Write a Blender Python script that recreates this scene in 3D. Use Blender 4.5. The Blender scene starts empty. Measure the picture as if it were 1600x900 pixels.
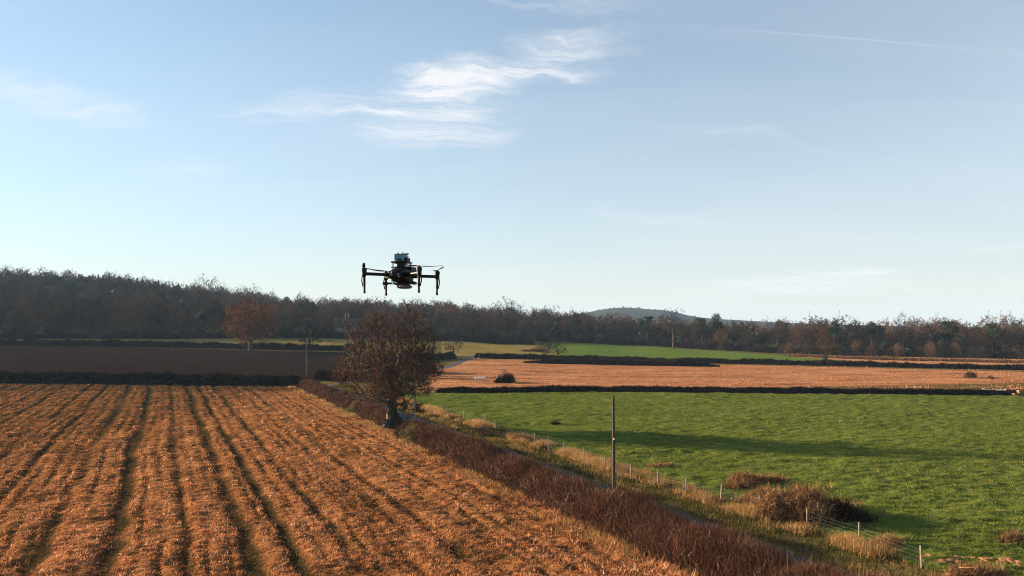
import bpy, bmesh, math, random
import numpy as np
from mathutils import Vector, Matrix

R = math.radians
rng = np.random.default_rng(7)
random.seed(7)
scene = bpy.context.scene
COL = scene.collection

# ------------------------------------------------------------------ camera
CAM_H, FPX, HOR = 14.0, 1160.0, 510.0
cam_d = bpy.data.cameras.new('camera')
cam = bpy.data.objects.new('camera', cam_d); COL.objects.link(cam)
cam.location = (0, 0, CAM_H); cam.rotation_euler = (R(90), 0, 0)
cam_d.sensor_width = 36.0; cam_d.lens = 36.0 * FPX / 1600.0
cam_d.shift_y = (HOR - 450.0) / 1600.0
cam_d.clip_start = 0.1; cam_d.clip_end = 20000
scene.camera = cam

# ------------------------------------------------------------------ sky, sun, exposure
SUN_EL = R(12.5)
SUN_DIR = Vector((-0.938, 0.347, 0)).normalized()            # horizontal direction towards the sun
sun_vec = Vector((SUN_DIR.x * math.cos(SUN_EL), SUN_DIR.y * math.cos(SUN_EL), math.sin(SUN_EL)))
sl = bpy.data.lights.new('sun', 'SUN'); sl.energy = 5.0; sl.angle = R(0.5); sl.color = (1.0, 0.78, 0.54)
so = bpy.data.objects.new('sun', sl); COL.objects.link(so)
so.rotation_euler = sun_vec.to_track_quat('Z', 'Y').to_euler()
so.location = (-60, 20, 60)

world = bpy.data.worlds.new('World'); scene.world = world; world.use_nodes = True
wn, wl = world.node_tree.nodes, world.node_tree.links
wn.clear()
def wnode(t, **kw):
    n = wn.new(t)
    for k, v in kw.items(): setattr(n, k, v)
    return n
wout = wnode('ShaderNodeOutputWorld'); bg = wnode('ShaderNodeBackground')
sky = wnode('ShaderNodeTexSky', sky_type='NISHITA', sun_disc=False)
sky.sun_elevation = SUN_EL
sky.sun_rotation = math.atan2(sun_vec.x, sun_vec.y)
sky.altitude = 100; sky.air_density = 1.0; sky.dust_density = 0.15; sky.ozone_density = 3.0
SKY_STRENGTH = 0.056
CLOUD = (4.75, 4.75, 4.8); MURK = (4.0, 3.97, 3.9); WB = (0.83, 1.01, 0.99)
bg.inputs['Strength'].default_value = SKY_STRENGTH
wl.new(bg.outputs[0], wout.inputs[0])
world.cycles.sampling_method = 'MANUAL'; world.cycles.sample_map_resolution = 256
K_P = 0.15
def sky_p(px, py):                                            # where a view direction meets the cirrus sheet
    v = Vector(((px - 800) / FPX, 1.0, (HOR - py) / FPX)).normalized()
    return Vector((v.x / (v.z + K_P), v.y / (v.z + K_P)))
tc = wnode('ShaderNodeTexCoord'); sep = wnode('ShaderNodeSeparateXYZ')
wl.new(tc.outputs['Generated'], sep.inputs[0])
def wmath(op, a, b=None, c=None, clamp=False):
    n = wnode('ShaderNodeMath', operation=op, use_clamp=clamp)
    for i, v in enumerate((a, b, c)):
        if v is None: continue
        if isinstance(v, (int, float)): n.inputs[i].default_value = v
        else: wl.new(v, n.inputs[i])
    return n.outputs[0]
zc = wmath('ADD', wmath('MAXIMUM', sep.outputs[2], 0.0), K_P)
comb = wnode('ShaderNodeCombineXYZ')
wl.new(wmath('DIVIDE', sep.outputs[0], zc), comb.inputs[0]); wl.new(wmath('DIVIDE', sep.outputs[1], zc), comb.inputs[1])
P = comb.outputs[0]
def wnoise(vec, scale, detail, rough, dist, stretch, rot):
    m = wnode('ShaderNodeMapping'); m.inputs['Rotation'].default_value = (0, 0, rot); m.inputs['Scale'].default_value = (stretch, 1, 1)
    wl.new(vec, m.inputs[0])
    n = wnode('ShaderNodeTexNoise'); n.inputs['Scale'].default_value = scale; n.inputs['Detail'].default_value = detail
    n.inputs['Roughness'].default_value = rough; n.inputs['Distortion'].default_value = dist
    wl.new(m.outputs[0], n.inputs['Vector']); return n.outputs[0]
def wramp(v, lo, hi, a=0.0, b=1.0):
    n = wnode('ShaderNodeMapRange', interpolation_type='SMOOTHSTEP')
    n.inputs['From Min'].default_value = lo; n.inputs['From Max'].default_value = hi
    n.inputs['To Min'].default_value = a; n.inputs['To Max'].default_value = b
    wl.new(v, n.inputs[0]); return n.outputs[0]
warpn = wnode('ShaderNodeTexNoise'); warpn.inputs['Scale'].default_value = 1.7; warpn.inputs['Detail'].default_value = 5; warpn.inputs['Roughness'].default_value = 0.6
wl.new(P, warpn.inputs['Vector'])
wsub = wnode('ShaderNodeVectorMath', operation='SUBTRACT'); wl.new(warpn.outputs['Color'], wsub.inputs[0]); wsub.inputs[1].default_value = (0.5, 0.5, 0.5)
wscl = wnode('ShaderNodeVectorMath', operation='MULTIPLY'); wl.new(wsub.outputs[0], wscl.inputs[0]); wscl.inputs[1].default_value = (0.55, 0.42, 0)
wadd = wnode('ShaderNodeVectorMath', operation='ADD'); wl.new(P, wadd.inputs[0]); wl.new(wscl.outputs[0], wadd.inputs[1])
PW = wadd.outputs[0]
streak = wramp(wnoise(PW, 5.5, 7, 0.68, 0.15, 0.16, R(22)), 0.28, 0.72)
billow = wramp(wnoise(PW, 4.0, 6, 0.62, 0.3, 0.55, R(24)), 0.28, 0.72)
fine = wmath('ADD', wmath('MULTIPLY', streak, 0.6), wmath('MULTIPLY', billow, 0.4))
fil = wramp(wnoise(PW, 13.0, 6, 0.7, 0.1, 0.13, R(20)), 0.30, 0.66, 0.12, 1.0)
wisp = wramp(wnoise(P, 2.0, 5, 0.62, 0.6, 0.2, R(-12)), 0.42, 0.85)
acc = wmath('MULTIPLY', wisp, 0.13)                           # thin cirrus all over the sky
veil = wramp(wnoise(P, 0.55, 2, 0.5, 0.3, 0.6, R(20)), 0.35, 0.75)
acc = wmath('ADD', acc, wmath('MULTIPLY', veil, 0.16))
# winter murk: the sky pales evenly all round towards the horizon
murk = wmath('ADD', wmath('MULTIPLY', wmath('POWER', 2.718, wmath('MULTIPLY', wmath('MAXIMUM', sep.outputs[2], 0.0), -4.6)), 0.80), 0.14)
def wisp_at(a, b, wpx, amount, use=fine, floor=0.0, warp=True):
    global acc
    pa, pb = sky_p(*a), sky_p(*b)
    mid = ((a[0] + b[0]) / 2, (a[1] + b[1]) / 2); pm = (pa + pb) / 2
    hw = (sky_p(mid[0], mid[1] - wpx) - sky_p(mid[0], mid[1] + wpx)).length / 2
    d = pb - pa
    m = wnode('ShaderNodeMapping', vector_type='TEXTURE')
    m.inputs['Location'].default_value = (pm.x, pm.y, 0)
    m.inputs['Rotation'].default_value = (0, 0, math.atan2(d.y, d.x))
    m.inputs['Scale'].default_value = (d.length / 2, hw, 1)
    wl.new(PW if warp else P, m.inputs[0])
    ln = wnode('ShaderNodeVectorMath', operation='LENGTH'); wl.new(m.outputs[0], ln.inputs[0])
    k = wramp(ln.outputs['Value'], 0.0, 1.0, 1.0, 0.0)
    if use is not None: k = wramp(wmath('ADD', k, use), 0.55 - floor, 1.75 - floor)
    if use is not None: k = wmath('MULTIPLY', wmath('MULTIPLY', k, fil), wramp(ln.outputs['Value'], 0.45, 1.3, 1.0, 0.0))
    acc = wmath('ADD', acc, wmath('MULTIPLY', k, amount))
wisp_at((440, 190), (960, 95), 62, 0.75)
wisp_at((580, 150), (850, 138), 62, 1.0, fine, 0.2)
wisp_at((690, 118), (960, 104), 14, 0.45, fine, 0.2)
wisp_at((720, 95), (1060, 52), 34, 0.85, fine, 0.05)
wisp_at((330, 195), (640, 145), 36, 0.55)
wisp_at((460, 222), (900, 200), 28, 0.7, fine, 0.05)
wisp_at((-200, 118), (360, 205), 40, 0.42, fine, 0.1)
wisp_at((150, 280), (420, 250), 34, 0.22)
wisp_at((960, 36), (1660, 92), 2.4, 0.16, None, 0, False)
wisp_at((620, 8), (1010, 42), 9, 0.2)
wisp_at((780, 0), (1100, 30), 30, 0.25)
wisp_at((840, 305), (1200, 368), 22, 0.3)
wisp_at((900, 170), (1420, 262), 12, 0.15)
wisp_at((1000, 474), (1600, 404), 26, 0.42, fine, 0.1)
wisp_at((1180, 442), (1560, 410), 8, 0.4, fine, 0.2)
wisp_at((1460, 390), (1720, 382), 8, 0.4, fine, 0.2)
wisp_at((1000, 462), (1700, 452), 16, 0.3, fine, 0.1)
acc = wmath('MINIMUM', acc, 0.85)
mixc = wnode('ShaderNodeMix', data_type='RGBA'); wl.new(acc, mixc.inputs['Factor'])
wb = wnode('ShaderNodeMix', data_type='RGBA', blend_type='MULTIPLY'); wb.inputs['Factor'].default_value = 1.0   # camera white balance of the sky
wl.new(sky.outputs[0], wb.inputs['A']); wb.inputs['B'].default_value = (*WB, 1)
mk = wnode('ShaderNodeMix', data_type='RGBA'); wl.new(murk, mk.inputs['Factor']); wl.new(wb.outputs['Result'], mk.inputs['A']); mk.inputs['B'].default_value = (*MURK, 1)
wl.new(mk.outputs['Result'], mixc.inputs['A'])
mixc.inputs['B'].default_value = (CLOUD[0], CLOUD[1], CLOUD[2], 1)
wl.new(mixc.outputs['Result'], bg.inputs[0])

vs = scene.view_settings
vs.view_transform = 'Standard'; vs.look = 'None'; vs.gamma = 1.0; vs.exposure = 1.92; vs.use_curve_mapping = False
scene.cycles.use_denoising = True; scene.cycles.denoiser = 'OPENIMAGEDENOISE'; scene.cycles.denoising_input_passes = 'RGB_ALBEDO_NORMAL'; scene.cycles.denoising_prefilter = 'NONE'; scene.cycles.pixel_filter_type = 'BLACKMAN_HARRIS'; scene.cycles.filter_width = 1.05
scene.cycles.max_bounces = 5; scene.cycles.diffuse_bounces = 2; scene.cycles.transmission_bounces = 3
scene.cycles.glossy_bounces = 2; scene.cycles.volume_bounces = 0; scene.cycles.transparent_max_bounces = 6

# ------------------------------------------------------------------ helpers
class Noise2:
    def __init__(self, seed): self.t = np.random.default_rng(seed).random((256, 256))
    def __call__(self, x, y):
        x = np.asarray(x, float); y = np.asarray(y, float)
        xi, yi = np.floor(x).astype(int), np.floor(y).astype(int)
        fx, fy = x - xi, y - yi
        fx = fx * fx * (3 - 2 * fx); fy = fy * fy * (3 - 2 * fy)
        t = self.t; a = t[xi & 255, yi & 255]; b = t[(xi + 1) & 255, yi & 255]; c = t[xi & 255, (yi + 1) & 255]; d = t[(xi + 1) & 255, (yi + 1) & 255]
        return (a * (1 - fx) + b * fx) * (1 - fy) + (c * (1 - fx) + d * fx) * fy
    def fbm(self, x, y, n=3):
        s, a, w = 0, 0.5, 0
        for i in range(n):
            s = s + a * self(np.asarray(x) * 2 ** i + 17 * i, np.asarray(y) * 2 ** i + 31 * i); w += a; a *= 0.5
        return s / w
N1, N2, N3 = Noise2(1), Noise2(2), Noise2(3)

def new_mesh(name, V, T, attrs=None, smooth=False):
    V = np.asarray(V, np.float32).reshape(-1, 3); T = np.asarray(T, np.int32).reshape(-1, 3)
    me = bpy.data.meshes.new(name)
    me.vertices.add(len(V)); me.vertices.foreach_set('co', V.ravel())
    me.loops.add(len(T) * 3); me.loops.foreach_set('vertex_index', T.ravel())
    me.polygons.add(len(T)); me.polygons.foreach_set('loop_start', np.arange(0, len(T) * 3, 3, dtype=np.int32))
    me.update(calc_edges=True)
    me.polygons.foreach_set('use_smooth', np.full(len(T), bool(smooth)))
    for k, a in (attrs or {}).items():
        at = me.attributes.new(k, 'FLOAT', 'POINT'); at.data.foreach_set('value', np.asarray(a, np.float32).ravel())
    return me

class Geo:                                                     # collects numpy geometry for ONE mesh
    def __init__(self): self.V, self.T, self.A, self.n = [], [], [], 0
    def add(self, V, T, rnd):
        V = np.asarray(V, float).reshape(-1, 3)
        self.V.append(V); self.T.append(np.asarray(T).reshape(-1, 3) + self.n)
        self.A.append(np.broadcast_to(np.asarray(rnd, float), (len(V),)) if np.ndim(rnd) < 1 else np.asarray(rnd, float)); self.n += len(V)
    def blades(self, Pb, D, w, rnd, bend=None, side=None):     # one thin triangle per blade
        n = len(Pb)
        if side is None: side = rng.normal(size=(n, 3))
        s = np.cross(D, side); s /= (np.linalg.norm(s, axis=1, keepdims=True) + 1e-9)
        s = s * (np.broadcast_to(w, (n,))[:, None] * 0.5)
        V = np.stack([Pb - s, Pb + s, Pb + D], 1).reshape(-1, 3)
        T = np.arange(3 * n).reshape(-1, 3)
        self.add(V, T, np.repeat(np.broadcast_to(rnd, (n,)), 3))
    def leaves(self, Pc, size, rnd, flat=0.0):                 # small lozenge leaves
        n = len(Pc)
        a = rng.normal(size=(n, 3)); a /= np.linalg.norm(a, axis=1, keepdims=True)
        b = np.cross(a, rng.normal(size=(n, 3))); b /= np.linalg.norm(b, axis=1, keepdims=True)
        s = np.broadcast_to(size, (n,))[:, None]
        V = np.stack([Pc - a * s, Pc + b * s * 0.6, Pc + a * s, Pc - b * s * 0.6], 1).reshape(-1, 3)
        q = np.arange(n)[:, None] * 4
        T = np.concatenate([q + np.array([[0, 1, 2]]), q + np.array([[0, 2, 3]])], 1).reshape(-1, 3)
        self.add(V, T, np.repeat(np.broadcast_to(rnd, (n,)), 4))
    def tubes(self, P0, P1, r0, r1, k, rnd):
        n = len(P0)
        if n == 0: return
        d = P1 - P0; d = d / (np.linalg.norm(d, axis=1, keepdims=True) + 1e-9)
        h = np.where(np.abs(d[:, 2:3]) > 0.9, np.array([[1., 0, 0]]), np.array([[0., 0, 1]]))
        u = np.cross(d, h); u /= np.linalg.norm(u, axis=1, keepdims=True); v = np.cross(d, u)
        an = np.arange(k) * 2 * np.pi / k
        ring = u[:, None, :] * np.cos(an)[None, :, None] + v[:, None, :] * np.sin(an)[None, :, None]
        A = P0[:, None, :] + ring * np.broadcast_to(r0, (n,))[:, None, None]; B = P1[:, None, :] + ring * np.broadcast_to(r1, (n,))[:, None, None]
        V = np.concatenate([A, B], 1).reshape(-1, 3)
        i = np.arange(k); j = (i + 1) % k
        t = np.concatenate([np.stack([i, j, j + k], 1), np.stack([i, j + k, i + k], 1)], 0)
        T = (t[None] + (np.arange(n) * 2 * k)[:, None, None]).reshape(-1, 3)
        self.add(V, T, np.repeat(np.broadcast_to(rnd, (n,)), 2 * k))
    def mesh(self, name, m, smooth=False):
        me = new_mesh(name, np.concatenate(self.V), np.concatenate(self.T), {'rnd': np.concatenate(self.A)}, smooth)
        me.materials.append(m); return me

def obj(name, me, parent=None, m=None):
    o = bpy.data.objects.new(name, me); COL.objects.link(o)
    if m is not None: me.materials.append(m)
    if parent is not None: o.parent = parent
    return o
def tag(o, label=None, cat=None, group=None, kind=None):
    if label: o['label'] = label
    if cat: o['category'] = cat
    if group: o['group'] = group
    if kind: o['kind'] = kind
    return o
def empty(name, loc=(0, 0, 0), rz=0, sc=1.0):
    o = bpy.data.objects.new(name, None); COL.objects.link(o)
    o.location = loc; o.rotation_euler = (0, 0, rz); o.scale = (sc, sc, sc); o.empty_display_size = 0.2
    return o

# ------------------------------------------------------------------ materials
def material(name, stops, attr=None, nscale=None, namt=0.35, rough=0.85, transl=0.0, objrand=0.0, spec=0.0, bump=None, metallic=0.0, stretch=None, detail=5):
    """ramp over (attribute 'rnd' and/or world-position noise and/or object random)"""
    m = bpy.data.materials.new(name); m.use_nodes = True
    nt = m.node_tree; N, L = nt.nodes, nt.links; N.clear()
    out = N.new('ShaderNodeOutputMaterial')
    ramp = N.new('ShaderNodeValToRGB'); e = ramp.color_ramp.elements
    while len(e) < len(stops): e.new(0.5)
    for i, (p, c) in enumerate(stops): e[i].position = p; e[i].color = (*c, 1)
    val = None
    def mth(op, a, b):
        n = N.new('ShaderNodeMath'); n.operation = op
        for i, v in enumerate((a, b)):
            if isinstance(v, (int, float)): n.inputs[i].default_value = v
            else: L.new(v, n.inputs[i])
        return n.outputs[0]
    geo = N.new('ShaderNodeNewGeometry')
    if attr:
        at = N.new('ShaderNodeAttribute'); at.attribute_name = attr; val = at.outputs['Fac']
    if nscale:
        for sc_ in (nscale if isinstance(nscale, (tuple, list)) else (nscale,)):
            n = N.new('ShaderNodeTexNoise'); n.inputs['Scale'].default_value = sc_; n.inputs['Detail'].default_value = detail; n.inputs['Roughness'].default_value = 0.65
            src = geo.outputs['Position']
            if stretch:
                mp = N.new('ShaderNodeMapping'); mp.inputs['Rotation'].default_value = (0, 0, stretch[0]); mp.inputs['Scale'].default_value = (stretch[1], stretch[2], 1)
                L.new(src, mp.inputs[0]); src = mp.outputs[0]
            L.new(src, n.inputs['Vector'])
            c = mth('MULTIPLY', mth('SUBTRACT', n.outputs[0], 0.5), namt * 2)
            val = mth('ADD', val if val is not None else 0.5, c)
    if objrand:
        oi = N.new('ShaderNodeObjectInfo')
        val = mth('ADD', val if val is not None else 0.5, mth('MULTIPLY', mth('SUBTRACT', oi.outputs['Random'], 0.5), objrand))
    if val is None: ramp.inputs[0].default_value = 0.5
    else: L.new(val, ramp.inputs[0])
    b = N.new('ShaderNodeBsdfPrincipled'); b.inputs['Roughness'].default_value = rough; b.inputs['Specular IOR Level'].default_value = spec; b.inputs['Metallic'].default_value = metallic
    L.new(ramp.outputs[0], b.inputs['Base Color'])
    if bump:
        bn = N.new('ShaderNodeTexNoise'); bn.inputs['Scale'].default_value = bump[0]; bn.inputs['Detail'].default_value = 6
        L.new(geo.outputs['Position'], bn.inputs['Vector'])
        bp = N.new('ShaderNodeBump'); bp.inputs['Distance'].default_value = bump[1]; bp.inputs['Strength'].default_value = 0.8
        L.new(bn.outputs[0], bp.inputs['Height']); L.new(bp.outputs[0], b.inputs['Normal'])
    sh = b.outputs[0]
    if transl:
        t = N.new('ShaderNodeBsdfTranslucent'); L.new(ramp.outputs[0], t.inputs[0])
        mx = N.new('ShaderNodeMixShader'); mx.inputs[0].default_value = transl
        L.new(sh, mx.inputs[1]); L.new(t.outputs[0], mx.inputs[2]); sh = mx.outputs[0]
    L.new(sh, out.inputs[0])
    return m

M = {}
M['terrain'] = material('rough_ground', [(0.2, (0.06, 0.038, 0.018)), (0.5, (0.10, 0.072, 0.026)), (0.75, (0.08, 0.085, 0.022))], nscale=(0.05, 0.7), namt=0.5, bump=(2.0, 0.3))
M['stubble'] = material('stubble_soil', [(0.15, (0.040, 0.028, 0.012)), (0.38, (0.11, 0.050, 0.019)), (0.55, (0.22, 0.090, 0.032)), (0.85, (0.36, 0.165, 0.060))], attr='rnd', nscale=(0.25, 2.2), namt=0.45, bump=(5.0, 0.12))
M['straw'] = material('straw', [(0.0, (0.045, 0.036, 0.014)), (0.18, (0.13, 0.060, 0.026)), (0.5, (0.38, 0.146, 0.064)), (0.8, (0.58, 0.258, 0.125)), (1.0, (0.70, 0.42, 0.24))], attr='rnd', nscale=0.22, namt=0.3, transl=0.3)
M['midstubble'] = material('mid_stubble', [(0.1, (0.08, 0.04, 0.02)), (0.45, (0.27, 0.115, 0.052)), (0.85, (0.44, 0.22, 0.10))], nscale=(0.12, 1.1), namt=0.75, bump=(1.6, 0.35), stretch=(0, 0.35, 1))
M['pasture'] = material('pasture_turf', [(0.15, (0.037, 0.043, 0.009)), (0.45, (0.076, 0.095, 0.017)), (0.7, (0.113, 0.13, 0.025)), (0.92, (0.18, 0.14, 0.05))], attr='rnd', nscale=(0.08, 1.0), namt=0.4, bump=(3.0, 0.12))
M['grass'] = material('grass_blade', [(0.0, (0.05, 0.060, 0.011)), (0.4, (0.106, 0.134, 0.024)), (0.75, (0.18, 0.20, 0.042)), (1.0, (0.30, 0.23, 0.09))], attr='rnd', nscale=(0.035, 0.3), namt=0.35, transl=0.35)
M['farcrop'] = material('winter_crop', [(0.2, (0.06, 0.095, 0.017)), (0.6, (0.095, 0.14, 0.024)), (0.9, (0.14, 0.16, 0.035))], nscale=(0.03, 0.5), namt=0.4, bump=(1.5, 0.15))
M['rough'] = material('rough_grass', [(0.15, (0.07, 0.06, 0.02)), (0.5, (0.17, 0.135, 0.04)), (0.85, (0.27, 0.18, 0.06))], nscale=(0.06, 0.6), namt=0.5, bump=(1.0, 0.6))
M['drystrip'] = material('dry_bracken_ground', [(0.15, (0.14, 0.07, 0.035)), (0.5, (0.32, 0.15, 0.07)), (0.85, (0.48, 0.27, 0.13))], nscale=(0.06, 0.7), namt=0.5, bump=(1.0, 0.7), stretch=(0, 0.4, 1))
M['plough'] = material('ploughed_soil', [(0.2, (0.012, 0.008, 0.006)), (0.6, (0.020, 0.0125, 0.0095)), (0.9, (0.036, 0.022, 0.016))], nscale=(0.05, 0.8), namt=0.4, bump=(1.2, 0.3))
M['asphalt'] = material('lane_asphalt', [(0.2, (0.014, 0.012, 0.011)), (0.8, (0.028, 0.024, 0.021))], nscale=(0.4, 3.0), namt=0.4, rough=0.75, spec=0.25, bump=(20, 0.01))
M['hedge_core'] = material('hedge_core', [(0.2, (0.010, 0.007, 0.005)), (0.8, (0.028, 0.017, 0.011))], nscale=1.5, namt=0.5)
M['twig'] = material('hedge_twig', [(0.0, (0.034, 0.018, 0.012)), (0.5, (0.098, 0.046, 0.028)), (0.85, (0.18, 0.088, 0.053)), (0.97, (0.40, 0.29, 0.21))], attr='rnd', nscale=0.35, namt=0.22, transl=0.08)
M['darktwig'] = material('dark_hedge_twig', [(0.0, (0.009, 0.006, 0.004)), (0.55, (0.028, 0.017, 0.011)), (0.8, (0.06, 0.033, 0.018)), (1.0, (0.13, 0.075, 0.04))], attr='rnd', nscale=0.12, namt=0.45)
M['vergegrass'] = material('verge_grass', [(0.0, (0.03, 0.032, 0.009)), (0.5, (0.075, 0.07, 0.02)), (0.85, (0.15, 0.115, 0.04)), (1.0, (0.26, 0.17, 0.07))], attr='rnd', nscale=0.4, namt=0.35, transl=0.25)
M['dry'] = material('dry_grass', [(0.0, (0.10, 0.07, 0.03)), (0.4, (0.25, 0.14, 0.05)), (0.8, (0.42, 0.25, 0.10)), (1.0, (0.56, 0.40, 0.21))], attr='rnd', nscale=0.4, namt=0.25, transl=0.35)
M['bramble'] = material('bramble_stem', [(0.0, (0.035, 0.02, 0.011)), (0.4, (0.15, 0.08, 0.036)), (0.8, (0.31, 0.17, 0.075)), (1.0, (0.48, 0.32, 0.17))], attr='rnd', nscale=0.5, namt=0.25, transl=0.2)
M['bark'] = material('bark', [(0.2, (0.07, 0.052, 0.038)), (0.8, (0.22, 0.17, 0.125))], nscale=3.0, namt=0.5, bump=(9, 0.05))
M['oaktwig'] = material('oak_twig', [(0.0, (0.028, 0.018, 0.013)), (0.6, (0.075, 0.046, 0.032)), (1.0, (0.24, 0.18, 0.13))], attr='rnd')
M['oakleaf'] = material('withered_leaf', [(0.0, (0.06, 0.026, 0.014)), (0.5, (0.15, 0.058, 0.026)), (1.0, (0.27, 0.12, 0.05))], attr='rnd', transl=0.25)
M['ivy'] = material('ivy_leaf', [(0.0, (0.012, 0.022, 0.008)), (0.6, (0.035, 0.06, 0.018)), (1.0, (0.09, 0.12, 0.04))], attr='rnd', spec=0.4, rough=0.45)
M['fartwig'] = material('wood_twig', [(0.0, (0.018, 0.014, 0.010)), (0.3, (0.040, 0.028, 0.020)), (0.55, (0.075, 0.048, 0.033)), (0.78, (0.110, 0.063, 0.038)), (1.0, (0.15, 0.080, 0.045))], attr='rnd', objrand=1.0)
M['farbark'] = material('wood_bark', [(0.0, (0.03, 0.022, 0.017)), (1.0, (0.09, 0.07, 0.055))], attr='rnd')
M['needle'] = material('pine_needle', [(0.0, (0.010, 0.018, 0.010)), (0.6, (0.028, 0.045, 0.022)), (1.0, (0.06, 0.08, 0.035))], attr='rnd', objrand=0.3)
M['wood'] = material('weathered_pole', [(0.2, (0.04, 0.030, 0.024)), (0.8, (0.12, 0.095, 0.075))], nscale=2.5, namt=0.5, bump=(15, 0.01), stretch=(0, 6, 6))
M['palewood'] = material('pale_post', [(0.2, (0.10, 0.085, 0.067)), (0.8, (0.23, 0.20, 0.16))], nscale=3, namt=0.5)
M['wire'] = material('galvanised_wire', [(0.2, (0.16, 0.16, 0.16)), (0.8, (0.28, 0.28, 0.27))], nscale=3, rough=0.4, metallic=0.6)
M['white'] = material('white_plastic', [(0.2, (0.7, 0.7, 0.69)), (0.8, (0.82, 0.82, 0.8))], nscale=3, rough=0.5)

# ------------------------------------------------------------------ terrain
PXC = np.array([-400, 0, 180, 300, 460, 560, 700, 800, 900, 1000, 1100, 1250, 1400, 1600, 2200.])
DK = np.array([-500, 182, 230, 280, 330, 400, 500, 600, 700, 850, 1200, 2000, 9000.])
ZT = np.array([
    [0, 0, 1.5, 3.5, 5, 10, 26, 46, 56, 54, 36, 10, 5], [0, 0, 1.5, 3.5, 5, 10, 24, 42, 53, 50, 35, 10, 5],
    [0, 0, 1.3, 3, 4.7, 9, 21, 37, 47, 46, 30, 10, 5], [0, 0, 1.2, 2.7, 4.2, 8.7, 18, 30, 37, 36, 26, 10, 5],
    [0, 0, 1, 2.2, 3.5, 7.9, 14, 21, 27, 28, 20, 10, 5], [0, 0, .8, 2, 3, 7, 12, 18, 23, 24, 18, 10, 5],
    [0, 0, .5, 1.5, 2.6, 6, 10, 16, 20, 22, 16, 10, 5], [0, 0, .3, 1, 2, 4.3, 7.5, 12, 16, 18, 13, 10, 5],
    [0, 0, .1, .6, 1.2, 3.2, 5, 8, 11, 12, 10, 9, 5], [0, 0, 0, .2, .6, 1.8, 3.5, 4.5, 5, 6, 6, 8, 5],
    [0, 0, 0, 0, .2, .9, 2, 2.5, 2.5, 3, 5, 7, 5], [0, 0, 0, 0, 0, .2, .5, 1, 1, 2, 4, 6, 5],
    [0, 0, 0, 0, 0, 0, 0, .5, 1, 2, 3, 5, 5], [0, 0, 0, 0, 0, 0, 0, 0, 0, 1, 2, 4, 5], [0, 0, 0, 0, 0, 0, 0, 0, 0, 1, 2, 4, 5]])
_df = np.arange(-500, 9000, 10.0)
_cols = np.array([np.interp(_df, DK, z) for z in ZT])
_k = np.hanning(11); _k /= _k.sum()
_cols = np.array([np.convolve(np.pad(c, 5, mode='edge'), _k, mode='valid') for c in _cols])
_cols[:, _df <= 176] = 0
RIDGE_X = -14 + np.array([700, 800, 900, 931, 955, 976, 1002, 1030, 1050, 1070, 1086, 1110, 1133, 1216, 1300, 1500, 1900.])
RIDGE_Z = np.array([20, 28, 42, 53, 64, 70, 70, 65, 62, 56, 46, 37, 33, 23, 15, 7, 0.])
def height(X, Y):
    X = np.asarray(X, float); Y = np.asarray(Y, float)
    px = 800 + FPX * X / np.maximum(Y, 60)
    px = np.clip(px, PXC[0], PXC[-1])
    j = np.clip(np.searchsorted(PXC, px) - 1, 0, len(PXC) - 2)
    f = (px - PXC[j]) / (PXC[j + 1] - PXC[j]); f = f * f * (3 - 2 * f)
    di = np.clip((Y + 500) / 10.0, 0, len(_df) - 2.001); i = di.astype(int); g = di - i
    z0 = _cols[j, i] * (1 - g) + _cols[j, i + 1] * g
    z1 = _cols[j + 1, i] * (1 - g) + _cols[j + 1, i + 1] * g
    z = z0 * (1 - f) + z1 * f
    z = z + np.interp(px, RIDGE_X, RIDGE_Z, left=0, right=0) * np.exp(-((Y - 2600) / 480.0) ** 2)
    far = np.clip((Y - 190) / 150, 0, 1)
    return z + far * (N1(X * 0.02, Y * 0.02) - 0.5) * 0.5
def ground_at(px, py, dmin=30, dmax=3000):                     # where a sight line meets the land
    d = np.geomspace(dmin, dmax, 6000)
    X = (px - 800) * d / FPX; Z = CAM_H - (py - HOR) * d / FPX
    hit = np.nonzero(Z <= height(X, d))[0]
    k = hit[0] if len(hit) else len(d) - 1
    return np.array([X[k], d[k], float(height(X[k], d[k]))])
def on_ground(px, d):                                          # a point of the land at a bearing and distance
    X = (px - 800) * d / FPX
    return np.array([X, d, float(height(X, d))])

ys = np.concatenate([np.arange(-60, 250, 4.0), np.arange(250, 900, 10.0), np.geomspace(900, 3900, 60)])
xs_h = np.concatenate([np.arange(0, 220, 4.0), np.arange(220, 760, 11.0), np.geomspace(760, 3000, 60)])
xs = np.concatenate([-xs_h[:0:-1], xs_h])
XX, YY = np.meshgrid(xs, ys)
ZZ = height(XX, YY)
nx, ny = len(xs), len(ys)
idx = np.arange(nx * ny).reshape(ny, nx)
a, b, c, d_ = idx[:-1, :-1].ravel(), idx[:-1, 1:].ravel(), idx[1:, 1:].ravel(), idx[1:, :-1].ravel()
TRI = np.concatenate([np.stack([a, b, c], 1), np.stack([a, c, d_], 1)])
VER = np.stack([XX.ravel(), YY.ravel(), ZZ.ravel()], 1)
tag(obj('ground', new_mesh('ground', VER, TRI, None, True), m=M['terrain']), kind='structure')

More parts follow.
